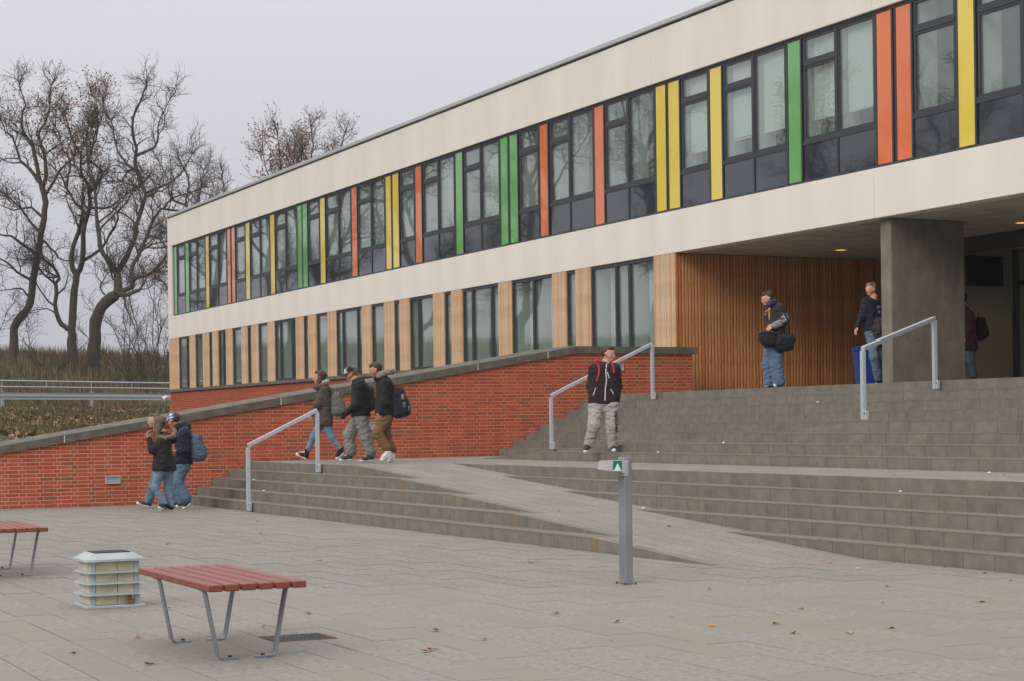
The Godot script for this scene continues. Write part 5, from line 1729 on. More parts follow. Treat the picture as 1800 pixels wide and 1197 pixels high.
func frustum(g: Geo, y0: float, y1: float, a: Vector2, b: Vector2) -> void:
	var p := [Vector3(-a.x, y0, -a.y), Vector3(a.x, y0, -a.y), Vector3(a.x, y0, a.y), Vector3(-a.x, y0, a.y)]
	var q := [Vector3(-b.x, y1, -b.y), Vector3(b.x, y1, -b.y), Vector3(b.x, y1, b.y), Vector3(-b.x, y1, b.y)]
	var dh := y1 - y0
	for i in 4:
		var j := (i + 1) % 4
		var out: Vector3 = [Vector3(0, a.y - b.y, -dh), Vector3(dh, a.x - b.x, 0), Vector3(0, a.y - b.y, dh), Vector3(-dh, a.x - b.x, 0)][i]
		g.quad(p[i], p[j], q[j], q[i], out.normalized())
	g.quad(p[0], p[1], p[2], p[3], Vector3.DOWN)
	g.quad(q[0], q[1], q[2], q[3], Vector3.UP)

# ------------------------------------------------------------------ fallen leaves and scraps
func make_leaves() -> void:
	var r := RandomNumberGenerator.new()
	r.seed = 63
	var kinds := [["brown curled fallen leaf on the paving", Color(0.22, 0.085, 0.04), "brown leaves on the paving"], ["yellow fallen leaf on the paving", Color(0.50, 0.33, 0.09), "yellow leaves on the paving"], ["orange fallen leaf on the paving", Color(0.50, 0.19, 0.05), "orange leaves on the paving"], ["pale tan fallen leaf on the paving", Color(0.45, 0.31, 0.18), "tan leaves on the paving"]]
	var shapes := []
	for k in 4:
		var g := Geo.new()
		g.col = kinds[k][1]
		# a lobed blade curled along its rib
		var rim := []
		for i in 14:
			var an := TAU * i / 14.0
			var rad := 0.052 * (1.0 if i % 2 == 0 else 0.68) * (0.75 + 0.25 * cos(an))
			rim.append(Vector3(rad * cos(an) * 1.25, 0.006 + 5.0 * pow(rad * sin(an), 2.0) + 0.012 * (0.5 + 0.5 * sin(an * 3.0 + k)), rad * sin(an)))
		for i in 14:
			var a: Vector3 = rim[i]
			var b: Vector3 = rim[(i + 1) % 14]
			g.tri(Vector3(0, 0.004, 0), a, b, Vector3(0, 1, 0))
		g.bar(Vector3(0.05, 0.008, 0), Vector3(0.10, 0.012, 0.01), 0.003, 0.003)
		shapes.append(g.mesh(mats["dead_leaf"]))
	# where the photograph shows them lying
	var seen := [[2.75, -10.4, 0], [2.5, -11.15, 0], [3.05, -11.8, 2], [3.75, -13.55, 1], [3.95, -11.95, 2], [4.5, -12.6, 0], [4.35, -10.1, 2], [4.85, -11.1, 2], [4.4, -10.15, 0], [4.9, -10.45, 1], [5.55, -10.0, 2], [6.1, -10.9, 3], [6.0, -11.6, 0], [6.6, -11.0, 3], [6.5, -10.35, 2], [6.9, -10.2, 1], [7.3, -10.75, 1], [7.6, -10.9, 2], [7.9, -12.6, 0], [8.6, -13.1, 3], [7.4, -9.6, 2], [7.0, -9.5, 3], [6.7, -9.7, 0], [9.0, -10.6, 0], [9.7, -10.8, 0], [9.6, -10.0, 3], [9.9, -10.3, 2], [9.3, -9.6, 0], [10.4, -11.9, 0], [9.2, -12.0, 2], [8.4, -11.0, 3], [10.1, -13.6, 1], [10.3, -14.3, 2], [6.4, -17.5, 3], [6.9, -19.0, 2], [5.8, -21.0, 0], [7.4, -22.4, 0], [4.6, -19.4, 3], [4.9, -16.3, 2], [5.4, -14.6, 3], [8.3, -25.3, 2], [8.9, -29.4, 2], [8.95, -30.2, 1], [9.0, -30.8, 2], [9.05, -31.3, 0], [8.8, -31.2, 3], [8.95, -31.8, 2], [7.5, -32.1, 3], [3.6, -15.4, 0], [2.9, -16.0, 0], [10.85, -13.3, 2], [10.7, -12.6, 0], [7.0, -14.6, 3], [8.0, -16.0, 0]]
	for s in seen:
		var k: int = s[2]
		var o := piece("fallen_leaf", shapes[k], self, Vector3(s[0], 0.004, s[1]))
		o.rotation = Vector3(r.randf_range(-0.2, 0.2), r.randf() * TAU, r.randf_range(-0.2, 0.2))
		o.scale = Vector3.ONE * r.randf_range(0.4, 0.75)
		note(o, kinds[k][0], "leaf", kinds[k][2])
	# leaves on the steps and ramp, and two caught on the vent box
	var up := [[10.98, RISE, -15.4, 1], [11.6, RISE * 3, -14.2, 2], [11.5, RISE * 3 , -20.4, 1], [12.6, RISE * 5, -16.3, 2], [13.2, RISE * 5, -15.2, 3], [10.2, 0.30, -19.6, 2], [10.6, 0.18, -17.7, 0], [14.2, RISE * 6, -26.9, 2]]
	for s in up:
		var o := piece("fallen_leaf", shapes[s[3]], self, Vector3(s[0], s[1] + 0.006, s[2]))
		o.rotation.y = r.randf() * TAU
		o.scale = Vector3.ONE * 0.6
		note(o, "small fallen leaf lying on the steps", "leaf", "leaves on the steps")
	var caught := piece("fallen_leaf", shapes[0], self, Vector3(3.52, 0.05, -13.87))
	caught.rotation = Vector3(1.1, 0.4, 0)
	note(caught, "brown leaf caught against the lowest panel of the vent box", "leaf")
	# white paper scraps
	var sc := Geo.new()
	sc.box(Vector3(0, 0.008, 0), Vector3(0.035, 0.014, 0.03), 0.005)
	sc.box(Vector3(0.012, 0.016, 0.006), Vector3(0.02, 0.012, 0.022), 0.005, Basis(Vector3.UP, 0.6))
	var sm := sc.mesh(mats["white_paint"])
	for s in [[14.3, RISE * 6, -24.2], [14.45, RISE * 7, -22.6], [11.3, RISE * 2, -19.5], [12.0, RISE * 4, -15.4], [13.6, RISE * 5, -15.9], [9.7, RISE * 2, -29.2], [10.0, RISE * 3, -30.6], [17.1, RISE * 11, -24.0]]:
		var o := piece("paper_scrap", sm, self, Vector3(s[0], s[1] + 0.003, s[2]))
		o.rotation.y = r.randf() * TAU
		note(o, "white scrap of paper lying on the steps", "litter", "paper scraps on the steps")

# ------------------------------------------------------------------ people
func field(caps: Array, k: float, p: Vector3) -> float:
	var o := 1.0
	for q in caps:
		var a: Vector3 = q[0]
		var ba: Vector3 = q[1] - a
		var h := clampf((p - a).dot(ba) / maxf(ba.length_squared(), 1e-9), 0.0, 1.0)
		var d: float = (p - a - ba * h).length() - lerpf(q[2], q[3], h)
		var t := clampf(0.5 + 0.5 * (o - d) / k, 0.0, 1.0)
		o = o + (d - o) * t - k * t * (1.0 - t)
	return o

# the point where a line from outside meets the surface of caps
func onto(caps: Array, p: Vector3, from: Vector3, lift := 0.004) -> Vector3:
	var d := from.normalized()
	var s := p + d * 0.5
	for i in 60:
		if (s - p).dot(d) < -0.25:
			return p + d * 0.1
		var f := field(caps, 0.05, s)
		if f < lift:
			break
		s -= d * maxf(f - lift * 0.5, 0.001)
	return s

func hand(g: Geo, wrist: Vector3, dir: Vector3, palm: Vector3, thumb: Vector3, curl: float) -> void:
	var d := dir.normalized()
	var s := (thumb - d * thumb.dot(d)).normalized()
	var m := (palm - d * palm.dot(d) - s * palm.dot(s)).normalized()
	var caps := []
	for i in 3:
		var o := s * (0.026 - 0.026 * i)
		caps.append([wrist + o * 0.6, wrist + d * 0.082 + o, 0.017, 0.015])
	var len := [0.070, 0.078, 0.072, 0.056]
	for i in 4:
		var b := wrist + d * 0.088 + s * (0.031 - 0.0205 * i)
		var d1 := (d + m * curl * 0.8).normalized()
		var d2 := (d + m * curl * 2.2).normalized()
		var mid: Vector3 = b + d1 * len[i] * 0.52
		caps.append([b, mid, 0.0095, 0.009])
		caps.append([mid, mid + d2 * len[i] * 0.48, 0.0088, 0.0075])
	var tb := wrist + d * 0.022 + s * 0.026
	var tm := tb + (d * 0.75 + s * 0.75).normalized() * 0.042
	caps.append([tb, tm, 0.013, 0.011])
	caps.append([tm, tm + (d + s * 0.15 + m * curl * 0.6).normalized() * 0.034, 0.0105, 0.008])
	flesh(g, caps, 0.0062, 0.008)

func head_caps(h: Vector3, f: Vector3, u: Vector3, s: Vector3, neck: Vector3) -> Array:
	return [
		[h + u * 0.038 - f * 0.026, h + u * 0.036 + f * 0.014, 0.086, 0.080],
		[h - u * 0.030 + f * 0.026, h - u * 0.078 + f * 0.046, 0.062, 0.036],
		[h - u * 0.018 + f * 0.042 - s * 0.028, h - u * 0.018 + f * 0.042 + s * 0.028, 0.040, 0.040],
		[h + u * 0.022 + f * 0.064 - s * 0.030, h + u * 0.022 + f * 0.064 + s * 0.030, 0.024, 0.024],
		[h + u * 0.010 + f * 0.088, h - u * 0.024 + f * 0.107, 0.010, 0.014],
		[h - u * 0.052 + f * 0.078, h - u * 0.058 + f * 0.080, 0.016, 0.014],
		[h + u * 0.012 - f * 0.004 + s * 0.082, h - u * 0.022 + f * 0.004 + s * 0.078, 0.017, 0.011],
		[h + u * 0.012 - f * 0.004 - s * 0.082, h - u * 0.022 + f * 0.004 - s * 0.078, 0.017, 0.011],
		[h - u * 0.04 - f * 0.020, neck, 0.056, 0.060]]

func cloth(key: String, lin: Color, rough := 0.9) -> StandardMaterial3D:
	var had := mats.has("cloth_" + key)
	var m := paint("cloth_" + key, lin, rough, grain("weave", 0.07, 4, 0.74, 1.0), Vector3(3, 3, 3))
	if not had:
		m.rim_enabled = true
		m.rim = 0.12
	return m

func shoe(root: Node3D, heel: Vector3, toe: Vector3, ankle: Vector3, up_col: StandardMaterial3D, sole_col: StandardMaterial3D, high: bool) -> void:
	var d := (toe - heel).normalized()
	var side := d.cross(Vector3.UP).normalized()
	var u := side.cross(d)
	var g := Geo.new()
	var caps := [[heel + u * 0.052 + d * 0.03, heel.lerp(toe, 0.55) + u * 0.048, 0.037, 0.037], [heel.lerp(toe, 0.5) + u * 0.044, toe + u * 0.036 - d * 0.04, 0.037, 0.030], [ankle + Vector3(0, 0.03 if high else -0.02, 0), heel + u * 0.07 + d * 0.045, 0.048, 0.044]]
	flesh(g, caps, 0.012, 0.03)
	var s := part("shoe", g, up_col, root)
	g = Geo.new()
	flesh(g, [[heel + u * 0.014 + d * 0.025 - side * 0.012, toe + u * 0.014 - d * 0.035 - side * 0.012, 0.021, 0.021], [heel + u * 0.014 + d * 0.025 + side * 0.012, toe + u * 0.014 - d * 0.035 + side * 0.012, 0.021, 0.021], [toe + u * 0.018 - d * 0.035, toe + u * 0.018 - d * 0.03, 0.035, 0.035]], 0.012, 0.015)
	part("sole", g, sole_col, s)

func rucksack(label: String, p: Dictionary, o: Vector3, q: Basis, size: Vector3, mat: StandardMaterial3D, straps: Array, patches: Array) -> Node3D:
	var t := thing("backpack", label, "backpack", p["at"], TURN)
	var g := Geo.new()
	var caps := []
	var h := size * 0.5
	for sx in [-1.0, 1.0]:
		for sz in [-1.0, 1.0]:
			caps.append([o + q * Vector3(sx * (h.x - 0.07), -h.y + 0.08, sz * (h.z - 0.06)), o + q * Vector3(sx * (h.x - 0.07) * 0.8, h.y - 0.08, sz * (h.z - 0.06) * 0.75), 0.085, 0.075])
	caps.append([o + q * Vector3(h.x * 0.75, -h.y * 0.55, -h.z * 0.4), o + q * Vector3(h.x * 0.75, -h.y * 0.1, -h.z * 0.4), 0.07, 0.06])
	caps.append([o + q * Vector3(h.x * 0.75, -h.y * 0.55, h.z * 0.4), o + q * Vector3(h.x * 0.75, -h.y * 0.1, h.z * 0.4), 0.07, 0.06])
	flesh(g, caps, 0.017, 0.05, 0.012, 10.0)
	var body := part("body", g, mat, t)
	g = Geo.new()
	g.tube(pts([o + q * Vector3(-0.02, h.y - 0.02, -0.04), o + q * Vector3(-0.02, h.y + 0.035, 0), o + q * Vector3(-0.02, h.y - 0.02, 0.04)]), rads(3, 0.010, 0.010), 6)
	part("handle", g, mat, body)
	# the zip over the top
	g = Geo.new()
	var z := PackedVector3Array()
	for i in 9:
		var an := lerpf(-1.3, 1.3, i / 8.0)
		z.append(onto(caps, o + q * Vector3(0, 0.05 + 0.14 * cos(an), h.z * 0.9 * sin(an)), q * Vector3(1, 0.3, 0)))
	g.tube(z, rads(9, 0.006, 0.006), 5)
	part("zip", g, mats["black"], body)
	for s in straps:
		g = Geo.new()
		var pp := pts(s)
		g.tube(pp, rads(pp.size(), 0.022, 0.018), 6)
		part("strap", g, mat, t)
	for c in patches:
		g = Geo.new()
		var at := onto(caps, o + q * c[0], q * c[1], 0.0)
		flesh(g, [[at, at + Vector3(0, -0.05, 0), 0.026, 0.024]], 0.010, 0.01)
		part("patch", g, c[2], body)
	return t

func fur(g: Geo, p: Array, r: float) -> void:
	var caps := []
	for i in p.size() - 1:
		caps.append([p[i], p[i + 1], r, r])
	flesh(g, caps, 0.011, 0.02, 0.022, 34.0)

func headwear(root: Node3D, h: Vector3, f: Vector3, u: Vector3, s: Vector3, look: Callable, brim: Color) -> void:
	var g := Geo.new()
	var o := h + u * 0.042 - f * 0.004
	var la := 10
	var lo := 28
	var k := g.v.size()
	for i in la + 1:
		var e := lerpf(0.0, PI * 0.5, float(i) / la)
		for j in lo:
			var an := TAU * j / lo
			var d := (f * cos(an) * 1.06 + s * sin(an) * 0.94) * cos(e) + u * sin(e) * 0.92
			g.v.append(o + d * 0.106)
			g.n.append(d.normalized())
			g.c.append(look.call(float(i) / la, an))
	for i in la:
		for j in lo:
			var a := k + i * lo + j
			var b := k + i * lo + (j + 1) % lo
			if (g.v[b] - g.v[a]).cross(g.v[a + lo] - g.v[a]).dot(g.n[a]) > 0.0:
				g.ix.append_array(PackedInt32Array([a, a + lo, b, b, a + lo, b + lo]))
			else:
				g.ix.append_array(PackedInt32Array([a, b, a + lo, b, b + lo, a + lo]))
	var cp := part("cap", g, paint("cap_cloth", Color(1, 1, 1), 0.9), root)
	g = Geo.new()
	g.col = brim
	var prev := []
	for i in 13:
		var an := lerpf(-1.15, 1.15, i / 12.0)
		var d := f * cos(an) * 1.06 + s * sin(an) * 0.94
		var reach := 0.075 * pow(cos(an * 0.95), 0.6)
		var a := o + d * 0.104
		var b := o + d * 0.104 + f * reach - u * (0.012 + 0.02 * cos(an))
		if i > 0:
			g.quad(prev[0], a, b, prev[1], u)
			g.quad(prev[0] - u * 0.006, a - u * 0.006, b - u * 0.006, prev[1] - u * 0.006, -u)
			g.quad(prev[1], b, b - u * 0.006, prev[1] - u * 0.006, f)
		prev = [a, b]
	part("brim", g, paint("cap_cloth", Color(1, 1, 1), 0.9), cp)

# look: colours and cut of one person
func person(key: String, label: String, look: Dictionary) -> Dictionary:
	var p: Dictionary = POSE[key]
	var root := thing("person", label, "person", p["at"], TURN)
	var f: Vector3 = look["face"].normalized()
	var up0: Vector3 = look.get("crown", Vector3.UP)
	var s := f.cross(up0).normalized()
	var u := s.cross(f)
	var h: Vector3 = p["head"]
	var mid: Vector3 = (p["pa"] + p["pb"]) * 0.5
	var neck: Vector3 = p["neck"]
	var wa: Vector3 = p["ha"] + (p["ea"] - p["ha"]).normalized() * 0.07
	var wb: Vector3 = p["hb"] + (p["eb"] - p["hb"]).normalized() * 0.07
	# body, one surface: trunk, limbs, head and hands
	var g := Geo.new()
	flesh(g, [[neck, mid, 0.075, 0.09], [p["sa"], p["sb"], 0.055, 0.055], [p["sa"], p["ea"], 0.048, 0.040], [p["ea"], wa, 0.038, 0.028], [p["sb"], p["eb"], 0.048, 0.040], [p["eb"], wb, 0.038, 0.028],
		[p["pa"], p["pb"], 0.085, 0.085], [p["pa"], p["ka"], 0.075, 0.05], [p["ka"], p["aa"], 0.048, 0.036], [p["pb"], p["kb"], 0.075, 0.05], [p["kb"], p["ab"], 0.048, 0.036], [p["aa"], p["ta"].lerp(p["la"], 0.3) + Vector3(0, 0.05, 0), 0.034, 0.028], [p["ab"], p["tb"].lerp(p["lb"], 0.3) + Vector3(0, 0.05, 0), 0.034, 0.028]], 0.024, 0.03)
	flesh(g, head_caps(h, f, u, s, neck), 0.0085, 0.024)
	for e in [["a", wa], ["b", wb]]:
		if look.get("no_hand_" + e[0], false):
			continue
		var dir: Vector3 = p["h" + e[0]] - p["e" + e[0]]
		hand(g, e[1], dir, look.get("palm_" + e[0], Vector3(-0.3, 0, -0.5)), look.get("thumb_" + e[0], f), look.get("curl_" + e[0], 0.45))
	part("body", g, mats[look["skin"]], root)
	# eyes and brows
	g = Geo.new()
	for e in [-1.0, 1.0]:
		g.tube(pts([h + u * 0.006 + f * 0.074 + s * 0.031 * e, h + u * 0.006 + f * 0.086 + s * 0.031 * e]), rads(2, 0.0065, 0.005), 8)
		g.tube(pts([h + u * 0.028 + f * 0.085 + s * 0.014 * e, h + u * 0.027 + f * 0.076 + s * 0.048 * e]), rads(2, 0.0035, 0.003), 5)
	part("eyes", g, mats[look["hair_mat"]], root)
	# hair
	g = Geo.new()
	var hc := [[h + u * 0.056 - f * 0.040, h + u * 0.066 + f * 0.024, 0.081, 0.062], [h + u * 0.03 - f * 0.055, h - u * 0.025 - f * 0.052, 0.070, 0.050],
		[h + u * 0.05 + s * 0.052 - f * 0.02, h + u * 0.005 + s * 0.062 - f * 0.035, 0.042, 0.030], [h + u * 0.05 - s * 0.052 - f * 0.02, h + u * 0.005 - s * 0.062 - f * 0.035, 0.042, 0.030],
		[h + u * 0.095 + f * 0.035 - s * 0.035, h + u * 0.095 + f * 0.035 + s * 0.035, 0.035, 0.035]]
	for lock in look.get("locks", []):
		hc.append([lock[0], lock[1], lock[2], lock[3]])
	flesh(g, hc, 0.0105, 0.022, 0.007, 30.0)
	part("hair", g, mats[look["hair_mat"]], root)
	# trousers
	var tk: float = look.get("baggy", 1.0)
	var legs := [[p["pa"], p["pb"], 0.108, 0.108], [mid, mid.lerp(neck, 0.15), 0.10, 0.085]]
	for e in ["a", "b"]:
		legs.append([p["p" + e], p["k" + e], 0.108 * lerpf(1.0, tk, 0.6), 0.074 * tk])
		legs.append([p["k" + e], p["a" + e] + Vector3(0, 0.02, 0), 0.072 * tk, look.get("cuff", 0.062)])
	g = Geo.new()
	flesh(g, legs, 0.0175, 0.045, look.get("trouser_folds", 0.014), 9.0)
	part("trousers", g, look["trousers"], root)
	# coat
	var fat: float = look.get("coat_fat", 1.0)
	var sa: Vector3 = p["sa"]
	var sb: Vector3 = p["sb"]
	var chest := sa.lerp(sb, 0.5)
	var hem: float = look["hem"]
	var ca := sa.lerp(chest, 0.38) + Vector3(0, -0.07, 0)
	var cb := sb.lerp(chest, 0.38) + Vector3(0, -0.07, 0)
	var cut := hem + 0.005
	var coat := [[ca, p["pa"].lerp(mid, 0.1) + Vector3(0, -0.03, 0), 0.112 * fat, 0.136 * fat, cut], [cb, p["pb"].lerp(mid, 0.1) + Vector3(0, -0.03, 0), 0.112 * fat, 0.136 * fat, cut], [sa.lerp(chest, 0.12), sb.lerp(chest, 0.12), 0.072 * fat, 0.072 * fat], [neck + Vector3(0, -0.01, 0), chest, 0.066 * fat, 0.10 * fat], [chest + Vector3(0, -0.06, 0), mid + Vector3(0, -0.03, 0), 0.118 * fat, 0.138 * fat, cut]]
	for e in ["a", "b"]:
		var low: Vector3 = p["p" + e].lerp(mid, 0.1)
		if hem < low.y:
			var to: Vector3 = low.lerp(p["k" + e], clampf((low.y - hem - 0.06) / maxf(low.y - p["k" + e].y, 0.05), 0.0, 1.0)).lerp(mid + Vector3(0, hem - mid.y + 0.06, 0), 0.55)
			coat.append([low, to + Vector3(0, -0.08, 0), 0.128 * fat, 0.136 * fat, cut])
		var ww: Vector3 = wa if e == "a" else wb
		coat.append([p["s" + e], p["e" + e], 0.070 * fat, 0.060 * fat])
		coat.append([p["e" + e], ww, 0.058 * fat, look.get("sleeve", 0.048)])
	g = Geo.new()
	flesh(g, coat, 0.0175, 0.05, look.get("coat_folds", 0.014), 8.0)
	part(look.get("coat_name", "jacket"), g, look["coat"], root)
	# shoes
	for e in ["a", "b"]:
		shoe(root, p["l" + e], p["t" + e], p["a" + e], look["shoe"], look["sole"], look.get("high_shoes", true))
	return {"root": root, "p": p, "coat": coat, "legs": legs, "f": f, "u": u, "s": s, "h": h, "neck": neck}

func extra(who: Dictionary, called: String, caps: Array, mat: StandardMaterial3D, cell := 0.014, k := 0.03, crease := 0.01, freq := 14.0) -> void:
	var g := Geo.new()
	flesh(g, caps, cell, k, crease, freq)
	part(called, g, mat, who["root"])

func stripe(who: Dictionary, called: String, line: Array, from: Vector3, r: float, mat: StandardMaterial3D, on := "coat") -> void:
	var g := Geo.new()
	var p := PackedVector3Array()
	for q in line:
		p.append(onto(who[on], q, from, 0.0))
	g.tube(p, rads(p.size(), r, r), 6)
	part(called, g, mat, who["root"])

func make_people() -> void:
	paint("skin_fair", Color(0.58, 0.30, 0.20), 0.55)
	paint("skin_warm", Color(0.50, 0.245, 0.155), 0.55)
	mats["skin_fair"].subsurf_scatter_enabled = true
	mats["skin_fair"].subsurf_scatter_strength = 0.15
	var hg := grain("strand", 0.2, 3, 0.5, 1.0)
	paint("hair_brown", Color(0.075, 0.040, 0.024), 0.6, hg, Vector3(6, 2, 6))
	paint("hair_light", Color(0.20, 0.115, 0.055), 0.6, hg, Vector3(6, 2, 6))
	paint("hair_blond", Color(0.34, 0.21, 0.09), 0.6, hg, Vector3(6, 2, 6))
	paint("hair_auburn", Color(0.095, 0.042, 0.022), 0.6, hg, Vector3(6, 2, 6))
	var jeans := cloth("jeans", Color(0.135, 0.215, 0.330))
	var jeans_pale := cloth("jeans_pale", Color(0.205, 0.300, 0.440))
	var jeans_worn := cloth("jeans_worn", Color(0.150, 0.215, 0.290))
	var black := cloth("black", Color(0.016, 0.014, 0.017))
	var navy := cloth("navy", Color(0.014, 0.016, 0.032))
	var brown := cloth("brown_coat", Color(0.026, 0.017, 0.016))
	var olive := cloth("olive", Color(0.105, 0.082, 0.058))
	var grey := cloth("grey_sweat", Color(0.30, 0.29, 0.275))
	var pale := cloth("pale_sweat", Color(0.47, 0.445, 0.405))
	var ochre := cloth("ochre", Color(0.235, 0.125, 0.042))
	var sneaker := cloth("sneaker", Color(0.022, 0.027, 0.045), 0.6)
	var white := paint("rubber_white", Color(0.66, 0.63, 0.58), 0.6)
	var fur_tan := cloth("fur_tan", Color(0.30, 0.205, 0.13), 1.0)
	var fur_grey := cloth("fur_grey", Color(0.38, 0.315, 0.275), 1.0)
	var pack_blue := cloth("pack_blue", Color(0.115, 0.155, 0.220))
	var pack_green := cloth("pack_green", Color(0.165, 0.165, 0.135))
	var pack_dark := cloth("pack_dark", Color(0.014, 0.016, 0.024))
	var red := cloth("red_strap", Color(0.46, 0.016, 0.026), 0.7)
	var P: Dictionary

	# --- the trio by the wall
	P = POSE["parka_woman"]
	var hh: Vector3 = P["head"]
	var w := person("parka_woman", "person with long fair hair in dark brown fur-hooded parka and jeans, hand raised", {"face": Vector3(-0.75, -0.05, -0.65), "skin": "skin_fair", "hair_mat": "hair_light", "coat": brown, "coat_name": "parka", "hem": 0.68, "coat_fat": 1.05, "trousers": jeans_pale, "cuff": 0.052, "baggy": 0.86, "trouser_folds": 0.012, "shoe": sneaker, "sole": white, "high_shoes": false,
		"locks": [[hh + Vector3(0.0, 0.03, 0.03), hh + Vector3(-0.02, -0.12, 0.08), 0.078, 0.058], [hh + Vector3(-0.03, -0.12, 0.10), hh + Vector3(-0.045, -0.33, 0.15), 0.046, 0.02], [hh + Vector3(0.01, -0.05, 0.09), hh + Vector3(-0.01, -0.26, 0.145), 0.045, 0.022]], "palm_a": Vector3(0.6, 0, -0.4), "thumb_a": Vector3(0.3, 0, -0.8), "curl_a": 0.9, "no_hand_b": true})
	extra(w, "hood", [[hh + Vector3(0.10, -0.20, 0.02), hh + Vector3(0.2, -0.24, -0.06), 0.08, 0.08]], brown)
	var g := Geo.new()
	fur(g, [hh + Vector3(0.04, -0.20, 0.19), hh + Vector3(0.14, -0.225, 0.20), hh + Vector3(0.25, -0.19, 0.12), hh + Vector3(0.25, -0.12, 0.0), hh + Vector3(0.19, -0.08, -0.1)], 0.033)
	part("fur_trim", g, fur_tan, w["root"])

	P = POSE["capped_man"]
	hh = P["head"]
	w = person("capped_man", "person stooping in a navy hooded jacket and jeans with a blue and white plaid cap", {"face": Vector3(-1, -0.25, -0.25), "skin": "skin_warm", "hair_mat": "hair_brown", "coat": navy, "hem": 0.76, "coat_fat": 1.14, "trousers": jeans, "baggy": 1.12, "cuff": 0.085, "shoe": sneaker, "sole": white, "high_shoes": false, "no_hand_b": true, "curl_a": 0.8})
	headwear(w["root"], hh, w["f"], w["u"], w["s"], func(e, an):
		var a := int(an / TAU * 14.0) % 2
		var b := int(e * 5.0) % 2
		return Color(0.025, 0.035, 0.10) if a + b == 2 else (Color(0.62, 0.66, 0.70) if a + b == 0 else Color(0.15, 0.20, 0.32)), Color(0.42, 0.47, 0.55))
	extra(w, "hood", [[hh + Vector3(0.11, -0.09, -0.08), hh + Vector3(0.11, -0.09, 0.10), 0.06, 0.06], [hh + Vector3(0.20, -0.10, -0.07), hh + Vector3(0.20, -0.10, 0.09), 0.085, 0.085], [hh + Vector3(0.07, -0.17, 0.09), hh + Vector3(0.12, -0.1, 0.12), 0.04, 0.045]], navy, 0.016, 0.05)
	stripe(w, "drawstring", [hh + Vector3(0.085, -0.12, 0.1), hh + Vector3(0.085, -0.2, 0.1)], Vector3(-0.3, 0, 1), 0.009, white)
	rucksack("slate blue backpack on the person in the plaid cap", P, Vector3(0.235, 1.03, 0.02), Basis(Vector3.BACK, 0.12), Vector3(0.2, 0.45, 0.32), pack_blue, [[Vector3(0.16, 1.2, 0.14), Vector3(0.08, 1.38, 0.17), Vector3(-0.02, 1.33, 0.2), Vector3(-0.06, 1.2, 0.19)]], [])

	P = POSE["smiling_man"]
	hh = P["head"]
	w = person("smiling_man", "person with short brown hair half hidden behind the parka, in jeans and dark jacket", {"face": Vector3(-1, -0.05, 0.25), "skin": "skin_fair", "hair_mat": "hair_light", "coat": navy, "hem": 0.8, "trousers": jeans_worn, "baggy": 1.05, "cuff": 0.075, "shoe": sneaker, "sole": white, "high_shoes": false})

	# --- the three walking down from the landing
	P = POSE["parka_girl"]
	hh = P["head"]
	w = person("parka_girl", "person with long brown hair striding in an olive parka and tight light blue jeans", {"face": Vector3(-1, -0.05, 0.1), "skin": "skin_fair", "hair_mat": "hair_auburn", "coat": olive, "coat_name": "parka", "hem": 0.63, "coat_fat": 1.05, "trousers": jeans_pale, "baggy": 0.78, "cuff": 0.045, "trouser_folds": 0.01, "shoe": black, "sole": white,
		"locks": [[hh + Vector3(0.03, 0.03, 0.02), hh + Vector3(0.03, -0.11, 0.05), 0.080, 0.060], [hh + Vector3(0.0, -0.08, 0.08), hh + Vector3(-0.03, -0.26, 0.145), 0.042, 0.02], [hh + Vector3(0.05, -0.02, -0.04), hh + Vector3(0.06, -0.13, -0.04), 0.06, 0.045]]})
	g = Geo.new()
	fur(g, [hh + Vector3(-0.06, -0.17, 0.13), hh + Vector3(0.03, -0.16, 0.18), hh + Vector3(0.12, -0.13, 0.17), hh + Vector3(0.18, -0.20, 0.10), hh + Vector3(0.19, -0.22, -0.05)], 0.04)
	part("fur_trim", g, cloth("fur_brown", Color(0.16, 0.10, 0.07), 1.0), w["root"])
	extra(w, "hood_lining", [[hh + Vector3(0.09, -0.09, 0.12), hh + Vector3(0.15, -0.06, 0.05), 0.04, 0.035]], pale)
	rucksack("grey-green canvas backpack on the person in the olive parka", P, Vector3(0.385, 1.01, 0.02), Basis(Vector3.BACK, 0.08), Vector3(0.2, 0.42, 0.30), pack_green, [[Vector3(0.33, 1.18, 0.13), Vector3(0.26, 1.31, 0.17), Vector3(0.19, 1.25, 0.20), Vector3(0.2, 1.08, 0.21)]], [])

	P = POSE["capped_boy"]
	hh = P["head"]
	w = person("capped_boy", "person in black jacket, grey sweatpants and black and white cap, gloved hand forward", {"face": Vector3(-1, -0.35, 0.2), "skin": "skin_warm", "hair_mat": "hair_blond", "coat": black, "hem": 0.78, "coat_fat": 1.14, "trousers": grey, "baggy": 1.3, "cuff": 0.095, "trouser_folds": 0.018, "shoe": sneaker, "sole": white, "high_shoes": false, "no_hand_a": true, "no_hand_b": true})
	headwear(w["root"], hh, w["f"], w["u"], w["s"], func(e, an):
		var front: bool = cos(an) > 0.62 and e < 0.78
		if front:
			return Color(0.02, 0.02, 0.02) if (e > 0.12 and e < 0.35 and int(an * 9.0 + 30.0) % 3 == 0) else Color(0.68, 0.66, 0.58)
		return Color(0.022, 0.014, 0.016), Color(0.020, 0.016, 0.018))
	g = Geo.new()
	var wr: Vector3 = P["ha"] + (P["ea"] - P["ha"]).normalized() * 0.07
	hand(g, wr, P["ha"] - P["ea"], Vector3(-0.4, 0, -0.8), Vector3(-0.4, 0.3, 0.6), 0.8)
	flesh(g, [[wr, wr + (P["ha"] - P["ea"]).normalized() * 0.1, 0.042, 0.045]], 0.011, 0.02)
	part("glove", g, black, w["root"])
